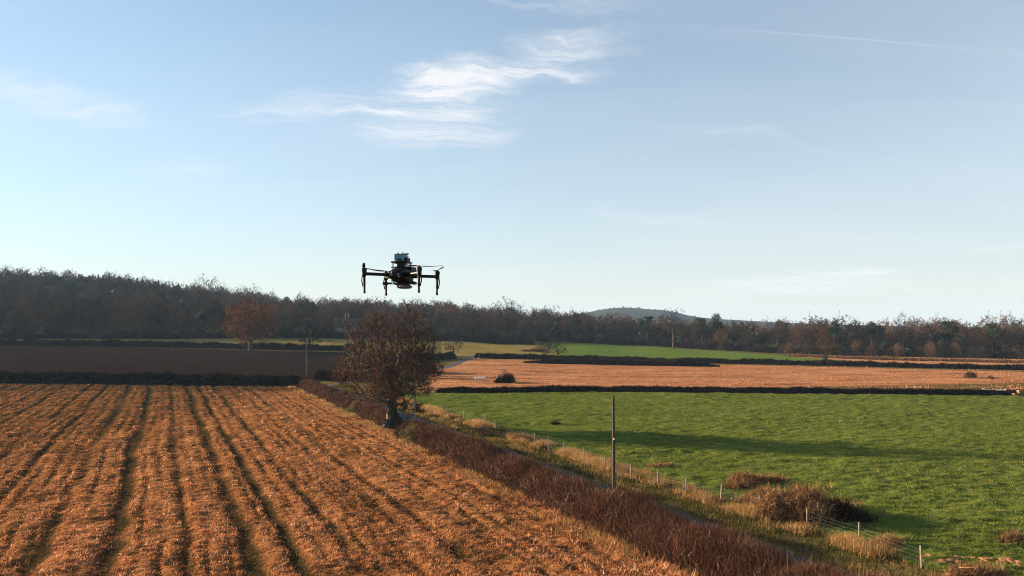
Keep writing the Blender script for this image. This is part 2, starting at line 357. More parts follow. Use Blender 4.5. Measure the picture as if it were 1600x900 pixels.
def sheet(name, poly, m, lift):                                # the land inside a convex polygon, lifted a few centimetres
    poly = np.asarray(poly, float)
    area = np.sum(poly[:, 0] * np.roll(poly[:, 1], -1) - np.roll(poly[:, 0], -1) * poly[:, 1])
    if area < 0: poly = poly[::-1]
    lo, hi = poly.min(0) - 14, poly.max(0) + 14
    cen = VER[TRI].mean(1)
    k = (cen[:, 0] > lo[0]) & (cen[:, 0] < hi[0]) & (cen[:, 1] > lo[1]) & (cen[:, 1] < hi[1])
    t = TRI[k]; used, inv = np.unique(t, return_inverse=True)
    bm = bmesh.new(); bv = [bm.verts.new(VER[u]) for u in used]
    for f in inv.reshape(-1, 3): bm.faces.new([bv[q] for q in f])
    for i in range(len(poly)):
        p, q = poly[i], poly[(i + 1) % len(poly)]; e = q - p
        bmesh.ops.bisect_plane(bm, geom=bm.verts[:] + bm.edges[:] + bm.faces[:], dist=1e-5, plane_co=(p[0], p[1], 0), plane_no=(e[1], -e[0], 0), clear_outer=True)
    for v in bm.verts: v.co.z += lift
    for f in bm.faces: f.smooth = True
    me = bpy.data.meshes.new(name); bm.to_mesh(me); bm.free()
    return tag(obj(name, me, m=m), kind='structure')

# hedge line along the lane: origin and unit vectors (u along, n towards the lane)
H0 = np.array([9.8, 44.2]); U = np.array([-0.4224, 0.9064]); NV = np.array([0.9064, 0.4224])
def lane_pt(t, s): return H0 + U * t + NV * s
def st(X, Y):
    dx, dy = X - H0[0], Y - H0[1]
    return dx * U[0] + dy * U[1], dx * NV[0] + dy * NV[1]       # along, across

# ---- near stubble field: fine relief with wheelings and swaths
RUTS = [(-3.4, .3, .06), (-6.4, .35, .10), (-8.3, .3, .08), (-11.0, .4, .13), (-13.2, .3, .09), (-14.6, .3, .08), (-17.4, .45, .17), (-20.7, .55, .30), (-23.1, .8, .32), (-26.6, .5, .12),
        (-30.8, .8, .30), (-34.9, .75, .28), (-39.6, .6, .17), (-43.2, .5, .13), (-48.5, .6, .15), (-52, .5, .10), (-57, .6, .15), (-60.5, .6, .13), (-66, .6, .15), (-70, .6, .13), (-75, .6, .2), (-80, .7, .2), (-86, .6, .2), (-92, .7, .2), (-98, .6, .2), (-105, .7, .2)]
def rut(X, Y):
    t, s = st(X, Y)
    s = s + (N2(t * 0.05, s * 0.1) - 0.5) * 0.8 + (N3(t * 0.35, s * 0.2) - 0.5) * 0.4
    r = np.zeros_like(s)
    for s0, w, dp in RUTS:
        w, dp = w * 0.68, dp * 1.2
        am = dp * np.clip(0.0 + 1.5 * N1(t * 0.06 + s0, s0 * 3.1) + 0.45 * N2(t * 0.5 + s0, s0), 0.3, 1.4)
        r = np.maximum(r, am * np.exp(-((s - s0) / w) ** 2))
    fine_l = np.maximum(np.cos(2 * np.pi * (s + 0.5 * (N1(t * 0.03, s * 0.05) - .5)) / 1.28), 0) ** 3 * 0.19 * np.clip(N2(t * 0.09 + 3, s * 0.6) * 1.8 - 0.35, 0, 1)
    return np.maximum(r, fine_l)
def stubble_h(X, Y):
    t, s = st(X, Y)
    h = 0.30 + (N2.fbm(t * 0.25, s * 0.7, 2) - 0.5) * 0.20 + (N3.fbm(X * 1.7, Y * 1.7, 3) - 0.5) * 0.26 - 0.25 * np.clip(N3.fbm(t * 0.16 + 9, s * 0.3, 3) - 0.52, 0, 1)
    h = (h - 0.06) * np.clip(-(s + 0.5) / 1.6, 0.2, 1)
    return np.maximum(h - rut(X, Y) * 1.1, 0.03)
dv = np.exp(np.arange(math.log(32), math.log(186), 0.0046))
xv = np.arange(-150, 21, 0.27)
SX, SY = np.meshgrid(xv, dv)
FX_far = 171 + (-SX) * 0.10                                    # far edge along the cross hedge
SY2 = np.minimum(SY, FX_far)
t_, s_ = st(SX, SY2)
over = np.maximum(s_ - 0.3, 0)
SX2 = SX - over / NV[0]
keepx = (np.abs(SX) < 0.78 * SY + 8)
rr = rut(SX2, SY2)
SH = stubble_h(SX2, SY2)
gi = np.arange(SX.size).reshape(SX.shape)
q = np.stack([gi[:-1, :-1].ravel(), gi[:-1, 1:].ravel(), gi[1:, 1:].ravel(), gi[1:, :-1].ravel()], 1)
ok = keepx.ravel()[q].all(1) & ((SX2.ravel()[q].max(1) - SX2.ravel()[q].min(1)) > 0.01) & ((SY2.ravel()[q].max(1) - SY2.ravel()[q].min(1)) > 0.005)
q = q[ok]
used, inv = np.unique(q, return_inverse=True); q = inv.reshape(-1, 4)
SV = np.stack([SX2.ravel(), SY2.ravel(), SH.ravel()], 1)[used]
green = np.clip(rr.ravel()[used] * 1.5, 0, 0.42)
leftg = np.clip((-SX2.ravel()[used] - 45) / 80, 0, 0.14) + np.where(SY2.ravel()[used] > 158, 0.12, 0)
ST = np.concatenate([q[:, [0, 1, 2]], q[:, [0, 2, 3]]])
tag(obj('stubble_field', new_mesh('stubble_field', SV, ST, {'rnd': 0.56 - green - leftg}, True), m=M['stubble']), kind='structure')

def scatter(n, d0, d1, spread=0.74):                           # denser near the viewer, thinning with distance
    inv_ = rng.uniform(1 / d1, 1 / d0, n); d = 1 / inv_
    return rng.uniform(-spread, spread, n) * d, d

# straw tufts standing on the stubble
def tufts(n, per, d0, d1, spread, sig):
    X, Y = scatter(n, d0, d1, spread)
    k = rng.integers(0, n, n * per)
    return X[k] + rng.normal(size=n * per) * sig * (0.6 + Y[k] / 120), Y[k] + rng.normal(size=n * per) * sig * (0.6 + Y[k] / 120), rng.normal(size=n)[k], rng.random(n)[k]
X, Y, tg, th = tufts(95000, 7, 36, 182, 0.74, 0.09)
t, s = st(X, Y); k = (s < -1.5 + 1.1 * N1(t * 0.5, t * 0.1)) & (Y < 171 - X * 0.10 - 0.5)
X, Y, t, s, tg, th = X[k], Y[k], t[k], s[k], tg[k], th[k]
r_ = rut(X, Y)
dens = N2.fbm(t * 0.45, s * 0.9, 2)
patch = np.clip(N3.fbm(t * 0.16 + 9, s * 0.3, 3) - 0.52, 0, 1)
k = rng.random(len(X)) < np.clip(0.35 + 1.9 * (dens - 0.33), 0.15, 1) * np.clip(1.1 - r_ * 3.2, 0.10, 1)
X, Y, s, t, r_, tg, th, patch = X[k], Y[k], s[k], t[k], r_[k], tg[k], th[k], patch[k]
n = len(X)
Pb = np.stack([X, Y, stubble_h(X, Y) - 0.04], 1)
edge = np.exp(-((s + 1.6) / 1.7) ** 2)
ln = rng.uniform(0.12, 0.26, n) * (0.35 + 1.35 * th ** 2) * (1 + 0.9 * edge)
D = rng.normal(size=(n, 3)) * [0.6, 0.6, 0.2] + [0.2, 0, 0.8]
D = D / np.linalg.norm(D, axis=1, keepdims=True) * ln[:, None]
g = Geo()
g.blades(Pb, D, (0.022 + 0.00060 * Y) * rng.uniform(0.7, 1.5, n), np.clip(0.54 + tg * 0.24 + rng.normal(0, 0.12, n) - r_ * 1.3 - 1.6 * patch + 0.12 * edge - np.clip((-X - 45) / 80, 0, .2) - np.where(Y > 160, 0.18, 0), 0, 1))
tag(obj('stubble_straw', g.mesh('stubble_straw', M['straw'])), 'rows of orange straw stubble covering the near field', 'stubble', kind='stuff')

# ---- pasture with hummocks
def pasture_h(X, Y):
    h = 0.12 + (N1.fbm(X * 0.16, Y * 0.35, 3) - 0.5) * 0.35 + (N2.fbm(X * 0.8, Y * 1.8, 2) - 0.5) * 0.36
    return np.maximum(h, 0.03)
def pasture_far(X): return 158 - 0.118 * (X - 20) + np.where(X < 20, (X - 20) * 0.22, 0)
dv = np.exp(np.arange(math.log(34), math.log(176), 0.0045)); xv = np.arange(-30, 140, 0.34)
SX, SY = np.meshgrid(xv, dv); SY2 = np.minimum(SY, pasture_far(SX)); t_, s_ = st(SX, SY2)
SX2 = SX + np.maximum(12.2 - s_, 0) / NV[0]
ok2 = SX < 0.80 * SY + 8
gi = np.arange(SX.size).reshape(SX.shape)
q = np.stack([gi[:-1, :-1].ravel(), gi[:-1, 1:].ravel(), gi[1:, 1:].ravel(), gi[1:, :-1].ravel()], 1)
ok = ok2.ravel()[q].all(1) & ((SX2.ravel()[q].max(1) - SX2.ravel()[q].min(1)) > 0.01) & ((SY2.ravel()[q].max(1) - SY2.ravel()[q].min(1)) > 0.005)
q = q[ok]; used, inv = np.unique(q, return_inverse=True); q = inv.reshape(-1, 4)
SV = np.stack([SX2.ravel(), SY2.ravel(), pasture_h(SX2, SY2).ravel()], 1)[used]
tag(obj('pasture', new_mesh('pasture', SV, np.concatenate([q[:, [0, 1, 2]], q[:, [0, 2, 3]]]), {'rnd': np.full(len(SV), 0.52)}, True), m=M['pasture']), kind='structure')
X, Y, tg, th = tufts(62000, 8, 37, 174, 0.74, 0.11)
t, s = st(X, Y); k = (s > 12.0) & (Y < pasture_far(X))
X, Y, tg, th = X[k], Y[k], tg[k], th[k]
cl = N3.fbm(X * 0.35, Y * 0.8, 2)
k = rng.random(len(X)) < np.clip((cl - 0.25) * 2.2, 0.15, 1); X, Y, cl, tg, th = X[k], Y[k], cl[k], tg[k], th[k]
n = len(X); g = Geo()
D = rng.normal(size=(n, 3)) * [0.5, 0.5, 0.2] + [0.2, -0.05, 0.8]
D = D / np.linalg.norm(D, axis=1, keepdims=True) * (rng.uniform(0.09, 0.20, n) * (0.35 + 1.1 * th ** 2 + 0.4 * cl))[:, None]
g.blades(np.stack([X, Y, pasture_h(X, Y) - 0.02], 1), D, (0.016 + 0.00055 * Y) * rng.uniform(0.7, 1.4, n), np.clip(0.54 + tg * 0.14 + rng.normal(0, 0.08, n) + (N2(X * .05, Y * .08) - .5) * .45, 0, 1))
tag(obj('pasture_grass', g.mesh('pasture_grass', M['grass'])), 'green tufted grass covering the grazed pasture', 'grass', kind='stuff')

# ---- the other fields
sheet('ploughed_field', [ground_at(-700, 595)[:2], ground_at(-10, 597.5)[:2] + [0, 1.5], [-50, 174.5], [-47, 196], [-44, 255], ground_at(540, 548, 200)[:2], ground_at(0, 539, 200)[:2], ground_at(-500, 532, 200)[:2]], M['plough'], 0.05)
sheet('mid_stubble_field', [[-20, 157], [20, 164], [150, 148], [190, 146], [220, 200], on_ground(1400, 245)[:2], on_ground(1100, 278)[:2], on_ground(740, 288)[:2], [-24, 225]], M['midstubble'], 0.06)
sheet('crop_field', [on_ground(880, 320)[:2], on_ground(1100, 288)[:2], on_ground(1520, 244)[:2], on_ground(1500, 258)[:2], on_ground(1270, 335)[:2], on_ground(1100, 408)[:2], on_ground(880, 455)[:2], on_ground(850, 410)[:2]], M['farcrop'], 0.06)
sheet('rough_meadow', [on_ground(690, 300)[:2], on_ground(880, 300)[:2], on_ground(930, 316)[:2], on_ground(850, 400)[:2], on_ground(690, 400)[:2]], M['rough'], 0.05)
sheet('hill_meadow', [on_ground(-300, 344)[:2], on_ground(545, 332)[:2], on_ground(560, 404)[:2], on_ground(200, 404)[:2], on_ground(-300, 404)[:2]], M['rough'], 0.05)
sheet('bracken_strip', [on_ground(1240, 340)[:2], on_ground(1520, 246)[:2], on_ground(1900, 226)[:2], on_ground(1900, 310)[:2], on_ground(1400, 342)[:2], on_ground(1250, 362)[:2]], M['drystrip'], 0.10)

# ---- the lane
pts = [lane_pt(t, 5.9) for t in np.arange(-40, 142, 3.0)] + [np.array(p) for p in ((-42, 178), (-38, 190), (-31, 206), (-25, 222), (-21, 240), (-19, 262), (-17, 290), (-12, 320))]
pts = np.array(pts); tan = np.gradient(pts, axis=0); tan /= np.linalg.norm(tan, axis=1, keepdims=True)
nor = np.stack([tan[:, 1], -tan[:, 0]], 1)
rows = []
for o_, dz in ((-1.5, 0.045), (-0.8, 0.075), (0, 0.09), (0.8, 0.075), (1.5, 0.045)):
    p = pts + nor * o_; rows.append(np.stack([p[:, 0], p[:, 1], height(p[:, 0], p[:, 1]) + dz + 0.02], 1))
LV = np.stack(rows, 1); nl = len(pts); li = np.arange(nl * 5).reshape(nl, 5)
q = np.stack([li[:-1, :-1].ravel(), li[:-1, 1:].ravel(), li[1:, 1:].ravel(), li[1:, :-1].ravel()], 1)
tag(obj('lane', new_mesh('lane', LV.reshape(-1, 3), np.concatenate([q[:, [0, 1, 2]], q[:, [0, 2, 3]]]), None, True), m=M['asphalt']), kind='structure')
#@@OBJECTS@@
# straw on the middle strip
X, Y = scatter(90000, 150, 292, 0.72); k = (X > -22) & (Y > pasture_far(X) + 3) & (Y < np.interp(800 + FPX * X / Y, [740, 1100, 1450, 1700], [286, 276, 246, 226])); X, Y = X[k], Y[k]; n = len(X)
cl = N1.fbm(X * 0.12, Y * 0.5, 3); k = rng.random(n) < np.clip((cl - .3) * 2.5, .05, 1); X, Y, cl = X[k], Y[k], cl[k]; n = len(X)
D = rng.normal(size=(n, 3)) * [.5, .5, .2] + [.2, 0, .8]; D = D / np.linalg.norm(D, axis=1, keepdims=True) * (rng.uniform(.15, .4, n) * (.4 + cl))[:, None]
g = Geo(); g.blades(np.stack([X, Y, height(X, Y) + .04], 1), D, .12 * rng.uniform(.6, 1.4, n), np.clip(rng.normal(.6, .2, n) + (cl - .5) * .6, 0, 1))
tag(obj('strip_straw', g.mesh('strip_straw', M['straw'])), 'orange straw on the strip beyond the green pasture', 'stubble', kind='stuff')

# ------------------------------------------------------------------ hedges
def polyline(pts, step):
    pts = np.asarray(pts, float); seg = np.linalg.norm(np.diff(pts, axis=0), axis=1); L = np.concatenate([[0], np.cumsum(seg)])
    s = np.arange(0, L[-1] + step * 0.5, step); s = np.minimum(s, L[-1])
    p = np.stack([np.interp(s, L, pts[:, 0]), np.interp(s, L, pts[:, 1])], 1)
    return p, s, L[-1]
def hedge(name, label, pts, h, w, ntwig, tm, tl=(0.3, 0.7), tw=0.03, upright=0.9, near_bias=False, cat='hedge', core=0.8, gap=0.0, group=None, lumpy=0.35, taper=False):
    """a clipped row of bushes: a dark inner mass of stems and a thicket of twigs over it"""
    p, s, L = polyline(pts, max(0.8, w * 0.4))
    tan = np.gradient(p, axis=0); tan /= np.linalg.norm(tan, axis=1, keepdims=True) + 1e-9
    nor = np.stack([tan[:, 1], -tan[:, 0]], 1)
    off = abs(hash(label)) % 97 if False else sum(map(ord, label)) % 97
    hh = h * (1 - lumpy / 2 + lumpy * N1.fbm(s * 0.22 + off, s * 0 + off, 4)); hh = hh * (0.86 + 0.28 * N3(s * 1.1 + off, s * 0 + off)); ww = w * (0.85 + 0.3 * N2(s * 0.3 + off, s * 0 + off))
    if taper: hh = hh * np.clip(np.sin(np.pi * s / L) * 2.2, 0.08, 1); ww = ww * np.clip(np.sin(np.pi * s / L) * 2.5, 0.2, 1)
    K = 11; th = np.linspace(0, np.pi, K)
    cx = np.cos(th); cz = np.sin(th) ** 0.6
    jit = 1 + 0.28 * (N3(s[:, None] * 0.9 + off, th[None] * 2.5 + off) - 0.5)
    fade = np.clip(np.minimum(s, L - s) / (w * 0.5) + 0.25, 0, 1) ** 0.5
    bx = nor[:, None, :] * (cx[None, :, None] * (ww * 0.5 * core)[:, None, None] * jit[..., None])
    XY = p[:, None, :] + bx
    base = height(p[:, 0], p[:, 1])
    Z = base[:, None] + cz[None] * (hh * core * fade)[:, None] * jit - 0.05
    V = np.concatenate([XY, Z[..., None]], 2).reshape(-1, 3)
    gi = np.arange(len(s) * K).reshape(len(s), K)
    q = np.stack([gi[:-1, :-1].ravel(), gi[:-1, 1:].ravel(), gi[1:, 1:].ravel(), gi[1:, :-1].ravel()], 1)
    root = empty(name, (p[0, 0], p[0, 1], float(base[0])))
    o0 = np.array([p[0, 0], p[0, 1], base[0]])
    me = new_mesh('stems', V - o0, np.concatenate([q[:, [0, 1, 2]], q[:, [0, 2, 3]]]), None, True); me.materials.append(M['hedge_core'])
    obj('stems', me, root)
    # twigs
    if near_bias:
        dist = np.linalg.norm(p, axis=1); wgt = 1 / np.maximum(dist, 25) ** 1.4; cw = np.cumsum(wgt); cw /= cw[-1]
        si = np.interp(rng.random(ntwig), np.concatenate([[0], cw]), np.concatenate([[0], s + 0.4]))
    else: si = rng.random(ntwig) * L
    si = np.clip(si, 0, L)
    f = lambda a: np.interp(si, s, a)
    ang = np.arccos(rng.uniform(-1, 1, ntwig)); ang = np.where(rng.random(ntwig) < 0.5, ang, rng.uniform(0, np.pi, ntwig))
    rad = np.sqrt(rng.uniform(0.45, 1.0, ntwig))
    ox = np.cos(ang) * f(ww) * 0.5 * rad; oz = np.sin(ang) ** 0.6 * f(hh) * f(fade) * rad
    nx_, ny_ = f(nor[:, 0]), f(nor[:, 1])
    Pb = np.stack([f(p[:, 0]) + nx_ * ox, f(p[:, 1]) + ny_ * ox, f(base) + oz], 1)
    lump = N3(Pb[:, 0] * 0.8, Pb[:, 1] * 0.8 + Pb[:, 2] * 0.8)
    if gap: 
        k = rng.random(ntwig) > gap * (lump < 0.45); 
    else: k = np.ones(ntwig, bool)
    D = rng.normal(size=(ntwig, 3)) * 0.55; D[:, 0] += nx_ * np.cos(ang) * 0.5; D[:, 1] += ny_ * np.cos(ang) * 0.5; D[:, 2] += upright
    ln = rng.uniform(tl[0], tl[1], ntwig) * np.where(rng.random(ntwig) < 0.10, rng.uniform(1.4, 2.6, ntwig), 1.0)
    D = D / np.linalg.norm(D, axis=1, keepdims=True) * ln[:, None]
    ds = np.linalg.norm(Pb[:, :2], axis=1)
    g = Geo(); rn = np.clip(rng.normal(0.45, 0.24, ntwig) + (lump - 0.5) * 0.3, 0, 1)
    g.blades((Pb - D * 0.35 - o0)[k], D[k], (tw * (0.6 + ds / 120.0) * rng.uniform(0.6, 1.5, ntwig))[k], rn[k])
    t = obj('twigs', g.mesh('twigs', tm), root); t['kind'] = 'stuff'
    tag(root, label, cat, group)
    return root

near = hedge('hedge', 'long clipped reddish brown hedge between stubble field and lane', [lane_pt(t, 0.75) for t in np.arange(-26, 58, 2.0)], 2.25, 4.1, 240000, M['twig'], (0.25, 0.85), 0.026, near_bias=True, lumpy=0.6, core=0.78)
hedge('hedge', 'low rounded hedge running on from the bare oak to the field corner', [lane_pt(t, 1.0) for t in np.arange(64, 139, 2.0)], 2.1, 2.9, 42000, M['twig'], (0.25, 0.6), 0.026, lumpy=0.5, core=0.86)
# greener shrubs within the lane hedge
def leafy_clump(name, label, base, rx, ry, h, n, size, m, cat='shrub', group=None):
    root = empty(name, base)
    v = rng.normal(size=(n, 3)); v /= np.linalg.norm(v, axis=1, keepdims=True); v[:, 2] = np.abs(v[:, 2])
    rr_ = rng.uniform(0.35, 1, n) ** 0.5
    lob = 0.75 + 0.5 * N1(v[:, 0] * 2.2 + base[0], v[:, 1] * 2.2 + v[:, 2] * 2)
    Pc = v * (rr_ * lob)[:, None] * [rx, ry, h]
    g = Geo(); g.leaves(Pc, size * rng.uniform(0.6, 1.4, n), np.clip(rng.normal(0.5, 0.25, n), 0, 1))
    lf = obj('foliage', g.mesh('foliage', m), root); lf['kind'] = 'stuff'
    g2 = Geo(); k = 14
    P0 = np.zeros((k, 3)) + rng.normal(size=(k, 3)) * [rx * .1, ry * .1, 0]; P1 = rng.normal(size=(k, 3)) * [rx * .35, ry * .35, 0] + [0, 0, h * 0.75]
    g2.tubes(P0, P1, 0.035, 0.012, 4, 0.4); obj('stems', g2.mesh('stems', M['bark']), root)
    return tag(root, label, cat, group)
M['olive'] = material('olive_leaf', [(0.0, (0.05, 0.045, 0.018)), (0.5, (0.13, 0.12, 0.04)), (1.0, (0.26, 0.22, 0.10))], attr='rnd', transl=0.2)
c_ = lane_pt(50, 0.1); leafy_clump('ivy_bush', 'grey green ivy bush in the hedge just right of the oak trunk', (c_[0], c_[1], 0), 2.3, 1.7, 2.1, 5000, 0.07, M['olive'])
c_ = lane_pt(82, 0.4); leafy_clump('green_bush', 'olive green bush in the low hedge left of the oak trunk', (c_[0], c_[1], 0), 2.6, 1.5, 1.9, 4000, 0.07, M['olive'])

L0 = ground_at(-260, 594); L1 = ground_at(2, 598); L2 = ground_at(472, 604)
hedge('field_hedge', 'thick dark hedge along the far edge of the near stubble field', [L0[:2], L1[:2], (L1[:2] + L2[:2]) / 2 + [0, 0.5], L2[:2]], 2.6, 2.6, 60000, M['darktwig'], (0.3, 0.8), 0.04, core=0.70, lumpy=0.35)
hedge('field_hedge', 'short dark hedge beside the lane, right of the leftmost pole', [(-50, 190), (-42, 186), (-37, 190), (-31, 199)], 2.6, 2.6, 16000, M['darktwig'], (0.3, 0.8), 0.04, core=0.76)
xs_ = np.array([-16, -6, 5, 20, 45, 80, 110, 150])
hedge('field_hedge', 'long low dark hedge between the green pasture and the orange stubble strip', np.stack([xs_, pasture_far(xs_) + 1.6], 1), 1.15, 1.5, 60000, M['darktwig'], (0.2, 0.55), 0.04, core=0.76, lumpy=0.6)
hedge('field_hedge', 'dark hedge between the orange stubble strip and the far green crop', [on_ground(742, 290)[:2], on_ground(860, 292)[:2], on_ground(1000, 289)[:2], on_ground(1120, 280)[:2], on_ground(1300, 263)[:2], on_ground(1450, 250)[:2], on_ground(1700, 232)[:2]], 1.7, 2.0, 52000, M['darktwig'], (0.25, 0.8), 0.05, core=0.76, lumpy=0.9)
hedge('field_hedge', 'dark hedge above the ploughed field at the foot of the hill', [on_ground(-300, 340)[:2], on_ground(0, 336)[:2], on_ground(140, 334)[:2], on_ground(300, 332)[:2], on_ground(545, 328)[:2]], 2.5, 3.0, 36000, M['darktwig'], (0.3, 1.0), 0.06, core=0.76, lumpy=0.6)
hedge('field_hedge', 'dark hedge below the wood, behind the yellowish meadow', [on_ground(680, 404)[:2], on_ground(760, 402)[:2], on_ground(835, 404)[:2]], 3.0, 4.0, 9000, M['darktwig'], (0.4, 1.0), 0.08, core=0.76)
hedge('bramble_row', 'long dark heap of brambles across the orange stubble strip', [on_ground(818, 268)[:2], on_ground(900, 266)[:2], on_ground(1000, 262)[:2], on_ground(1125, 256)[:2]], 1.7, 4.5, 30000, M['darktwig'], (0.3, 1.1), 0.05, core=0.6, lumpy=1.0, cat='brambles', taper=True)
hedge('lane_hedge', 'dark hedge beside the wet track in the middle distance', [(-52, 262), (-40, 268), (-30, 275), (-22, 285)], 2.4, 2.6, 9000, M['darktwig'], (0.3, 0.9), 0.05, core=0.76)
hedge('bracken_hedge', 'low russet bracken fringe below the wood at the right', [on_ground(1230, 345)[:2], on_ground(1330, 322)[:2], on_ground(1450, 300)[:2], on_ground(1700, 268)[:2]], 1.2, 4.0, 16000, M['bramble'], (0.3, 0.9), 0.06, cat='bracken', lumpy=0.6)

# ------------------------------------------------------------------ verge: long dry grass, fence
def verge(name, label, t0, t1, s0, s1, n, m, ln, clump, seed_rnd=0.5, w=0.02, far_bias=1.2):
    tt = rng.uniform(0, 1, n); d0, d1 = 40 + t0 * 0.9, 40 + t1 * 0.9
    tt = t0 + (t1 - t0) * tt ** far_bias
    ss = rng.uniform(s0, s1, n)
    cl = N1.fbm(tt * 0.32 + 5, ss * 0.5, 2)
    k = rng.random(n) < np.clip((cl - clump) * 3.2, 0.02, 1)
    tt, ss, cl = tt[k], ss[k], cl[k]; n = len(tt)
    X = H0[0] + U[0] * tt + NV[0] * ss; Y = H0[1] + U[1] * tt + NV[1] * ss
    D = rng.normal(size=(n, 3)) * [0.4, 0.4, 0.15] + [0.12, -0.02, 1]
    D = D / np.linalg.norm(D, axis=1, keepdims=True) * (rng.uniform(*ln, n) * (0.45 + 1.1 * cl))[:, None]
    g = Geo(); g.blades(np.stack([X, Y, height(X, Y) + 0.05 * 0], 1), D, (w + 0.0005 * Y) * rng.uniform(0.6, 1.4, n), np.clip(rng.normal(seed_rnd, 0.22, n) + (cl - .5) * .5, 0, 1))
    return tag(obj(name, g.mesh(name, m)), label, 'grass', kind='stuff')
verge('verge_grass', 'tall dry tan grass along the wire fence', -16, 104, 10.7, 13.2, 100000, M['dry'], (0.3, 0.8), 0.34)
verge('verge_tussocks', 'scattered tan tussocks on the shaded verge beside the lane', -16, 110, 8.0, 10.6, 24000, M['dry'], (0.2, 0.55), 0.46, 0.35)
verge('short_grass', 'short dull olive grass between lane and fence', -20, 140, 7.9, 12.8, 90000, M['vergegrass'], (0.15, 0.4), 0.2, 0.5)
verge('lane_grass', 'thin bleached grass between hedge and lane', -20, 140, 2.6, 4.1, 26000, M['bramble'], (0.4, 0.9), 0.4)
verge('hedge_foot_grass', 'pale straw fringe at the foot of the lane hedge', -20, 138, -3.0, -1.0, 36000, M['dry'], (0.25, 0.6), 0.35, 0.4)

# wire fence: posts measured along the verge
posts_px = [(1440, 888), (1343, 851), (1262, 824), (1186, 803), (1126, 786), (1072, 773), (1029, 760), (986, 749), (946, 735), (912, 723), (882, 712), (857, 703), (835, 694), (813, 687), (793, 679), (775, 672), (757, 667), (740, 661), (724, 656), (709, 652), (695, 648)]
fence = empty('wire_fence', tuple(ground_at(1440, 888)))
f0 = np.array(fence.location)
bm = bmesh.new(); bmesh.ops.create_cube(bm, size=1.0)
for v in bm.verts:
    v.co.x *= 0.09; v.co.y *= 0.09; v.co.z = (v.co.z + 0.5) * 1.6
bmesh.ops.bevel(bm, geom=[e for e in bm.edges if e.verts[0].co.z > 1 and e.verts[1].co.z > 1], offset=0.03, segments=1, affect='EDGES')
post_me = bpy.data.meshes.new('post'); bm.to_mesh(post_me); bm.free(); post_me.materials.append(M['palewood'])
PP = []
for i, (px, py) in enumerate(posts_px):
    g_ = ground_at(px, py); g_[2] -= 0.12; PP.append(g_)
    o = obj('post', post_me, fence); o.location = tuple(g_ - f0); o.rotation_euler = (random.uniform(-.06, .06), random.uniform(-.06, .06), R(25) + random.uniform(-.3, .3)); o.scale = (1, 1, random.uniform(0.9, 1.06))
for hgt in (0.25, 0.5, 0.75, 1.0, 1.22):
    P0, P1 = [], []
    for a_, b_ in zip(PP[:-1], PP[1:]):
        for q_ in range(4):
            u0, u1 = q_ / 4, (q_ + 1) / 4
            sag = lambda u: -0.05 * 4 * u * (1 - u)
            P0.append(a_ + (b_ - a_) * u0 + [0, 0, hgt + sag(u0)]); P1.append(a_ + (b_ - a_) * u1 + [0, 0, hgt + sag(u1)])
    g = Geo(); g.tubes(np.array(P0) - f0, np.array(P1) - f0, 0.004, 0.004, 4, 0.5); obj('wire', g.mesh('wire', M['wire']), fence)
g = Geo(); st_ = []
for a_, b_ in zip(PP[:6], PP[1:7]):
    for u in np.arange(0.04, 1, 0.05): st_.append(a_ + (b_ - a_) * u)
st_ = np.array(st_); g.tubes(st_ - f0 + [0, 0, .25], st_ - f0 + [0, 0, 0.98], 0.003, 0.003, 3, 0.5)
o = obj('wire_netting', g.mesh('wire_netting', M['wire']), fence); o['kind'] = 'stuff'
tag(fence, 'stock fence of pale wooden posts and wire along the pasture', 'fence')

# ------------------------------------------------------------------ poles
def pole(label, base, h, r, m, fittings=True):
    root = empty('utility_pole', tuple(base))
    k = 12; zs = np.linspace(0, h, 7); g = Geo()
    bend = rng.normal(size=2) * 0.03
    P = np.stack([bend[0] * (zs / h) ** 2, bend[1] * (zs / h) ** 2, zs], 1); rad = r * (1 - 0.3 * zs / h)
    g.tubes(P[:-1], P[1:], rad[:-1], rad[1:], k, 0.5)
    obj('shaft', g.mesh('shaft', m, True), root)
    g = Geo(); g.tubes(P[-1:] , P[-1:] + [[0, 0, 0.06]], rad[-1] * 1.02, 0.02, k, 0.5); obj('cap', g.mesh('cap', m), root)
    if fittings:
        for zz in (h - 0.35, h - 1.0):
            g = Geo(); g.tubes(np.array([[0.10, -0.05, zz]]), np.array([[0.24, -0.1, zz + 0.03]]), 0.04, 0.03, 6, 0.5); obj('bracket', g.mesh('bracket', M['wire']), root)
        g = Geo(); g.tubes(np.array([[0, -r - .01, h * .62]]), np.array([[0, -r - .03, h * .62 + .12]]), 0.05, 0.05, 6, 0.5); obj('number_plate', g.mesh('number_plate', M['white']), root)
    return tag(root, label, 'pole')
pole('tall dark wooden pole standing at the hedge before the green pasture', on_ground(959, 56.7), 8.65, 0.145, M['wood'])
pole('slender pale pole just right of the oak trunk', on_ground(648, 101), 8.3, 0.13, M['palewood'], False)
b3 = ground_at(479, 586, 176); pole('lone wooden pole before the dark ploughed field', b3, 9.4 * b3[1] / 183, 0.15, M['palewood'], False)
# pale sprouting stems at the foot of the big pole
root = empty('dead_stems', tuple(on_ground(957, 55)))
for _ in range(24):
    p0 = rng.normal(size=3) * [1.0, .3, 0] + [-.8, -0.6, 1.0]; p1 = p0 + rng.normal(size=3) * [.45, .3, .2] + [0.1, 0, .9]
    g = Geo(); g.tubes(p0[None], p1[None], 0.024, 0.010, 5, 0.8); obj('stem', g.mesh('stem', M['wire']), root)
tag(root, 'pale bare stems sprouting from the hedge at the foot of the dark pole', 'plant')

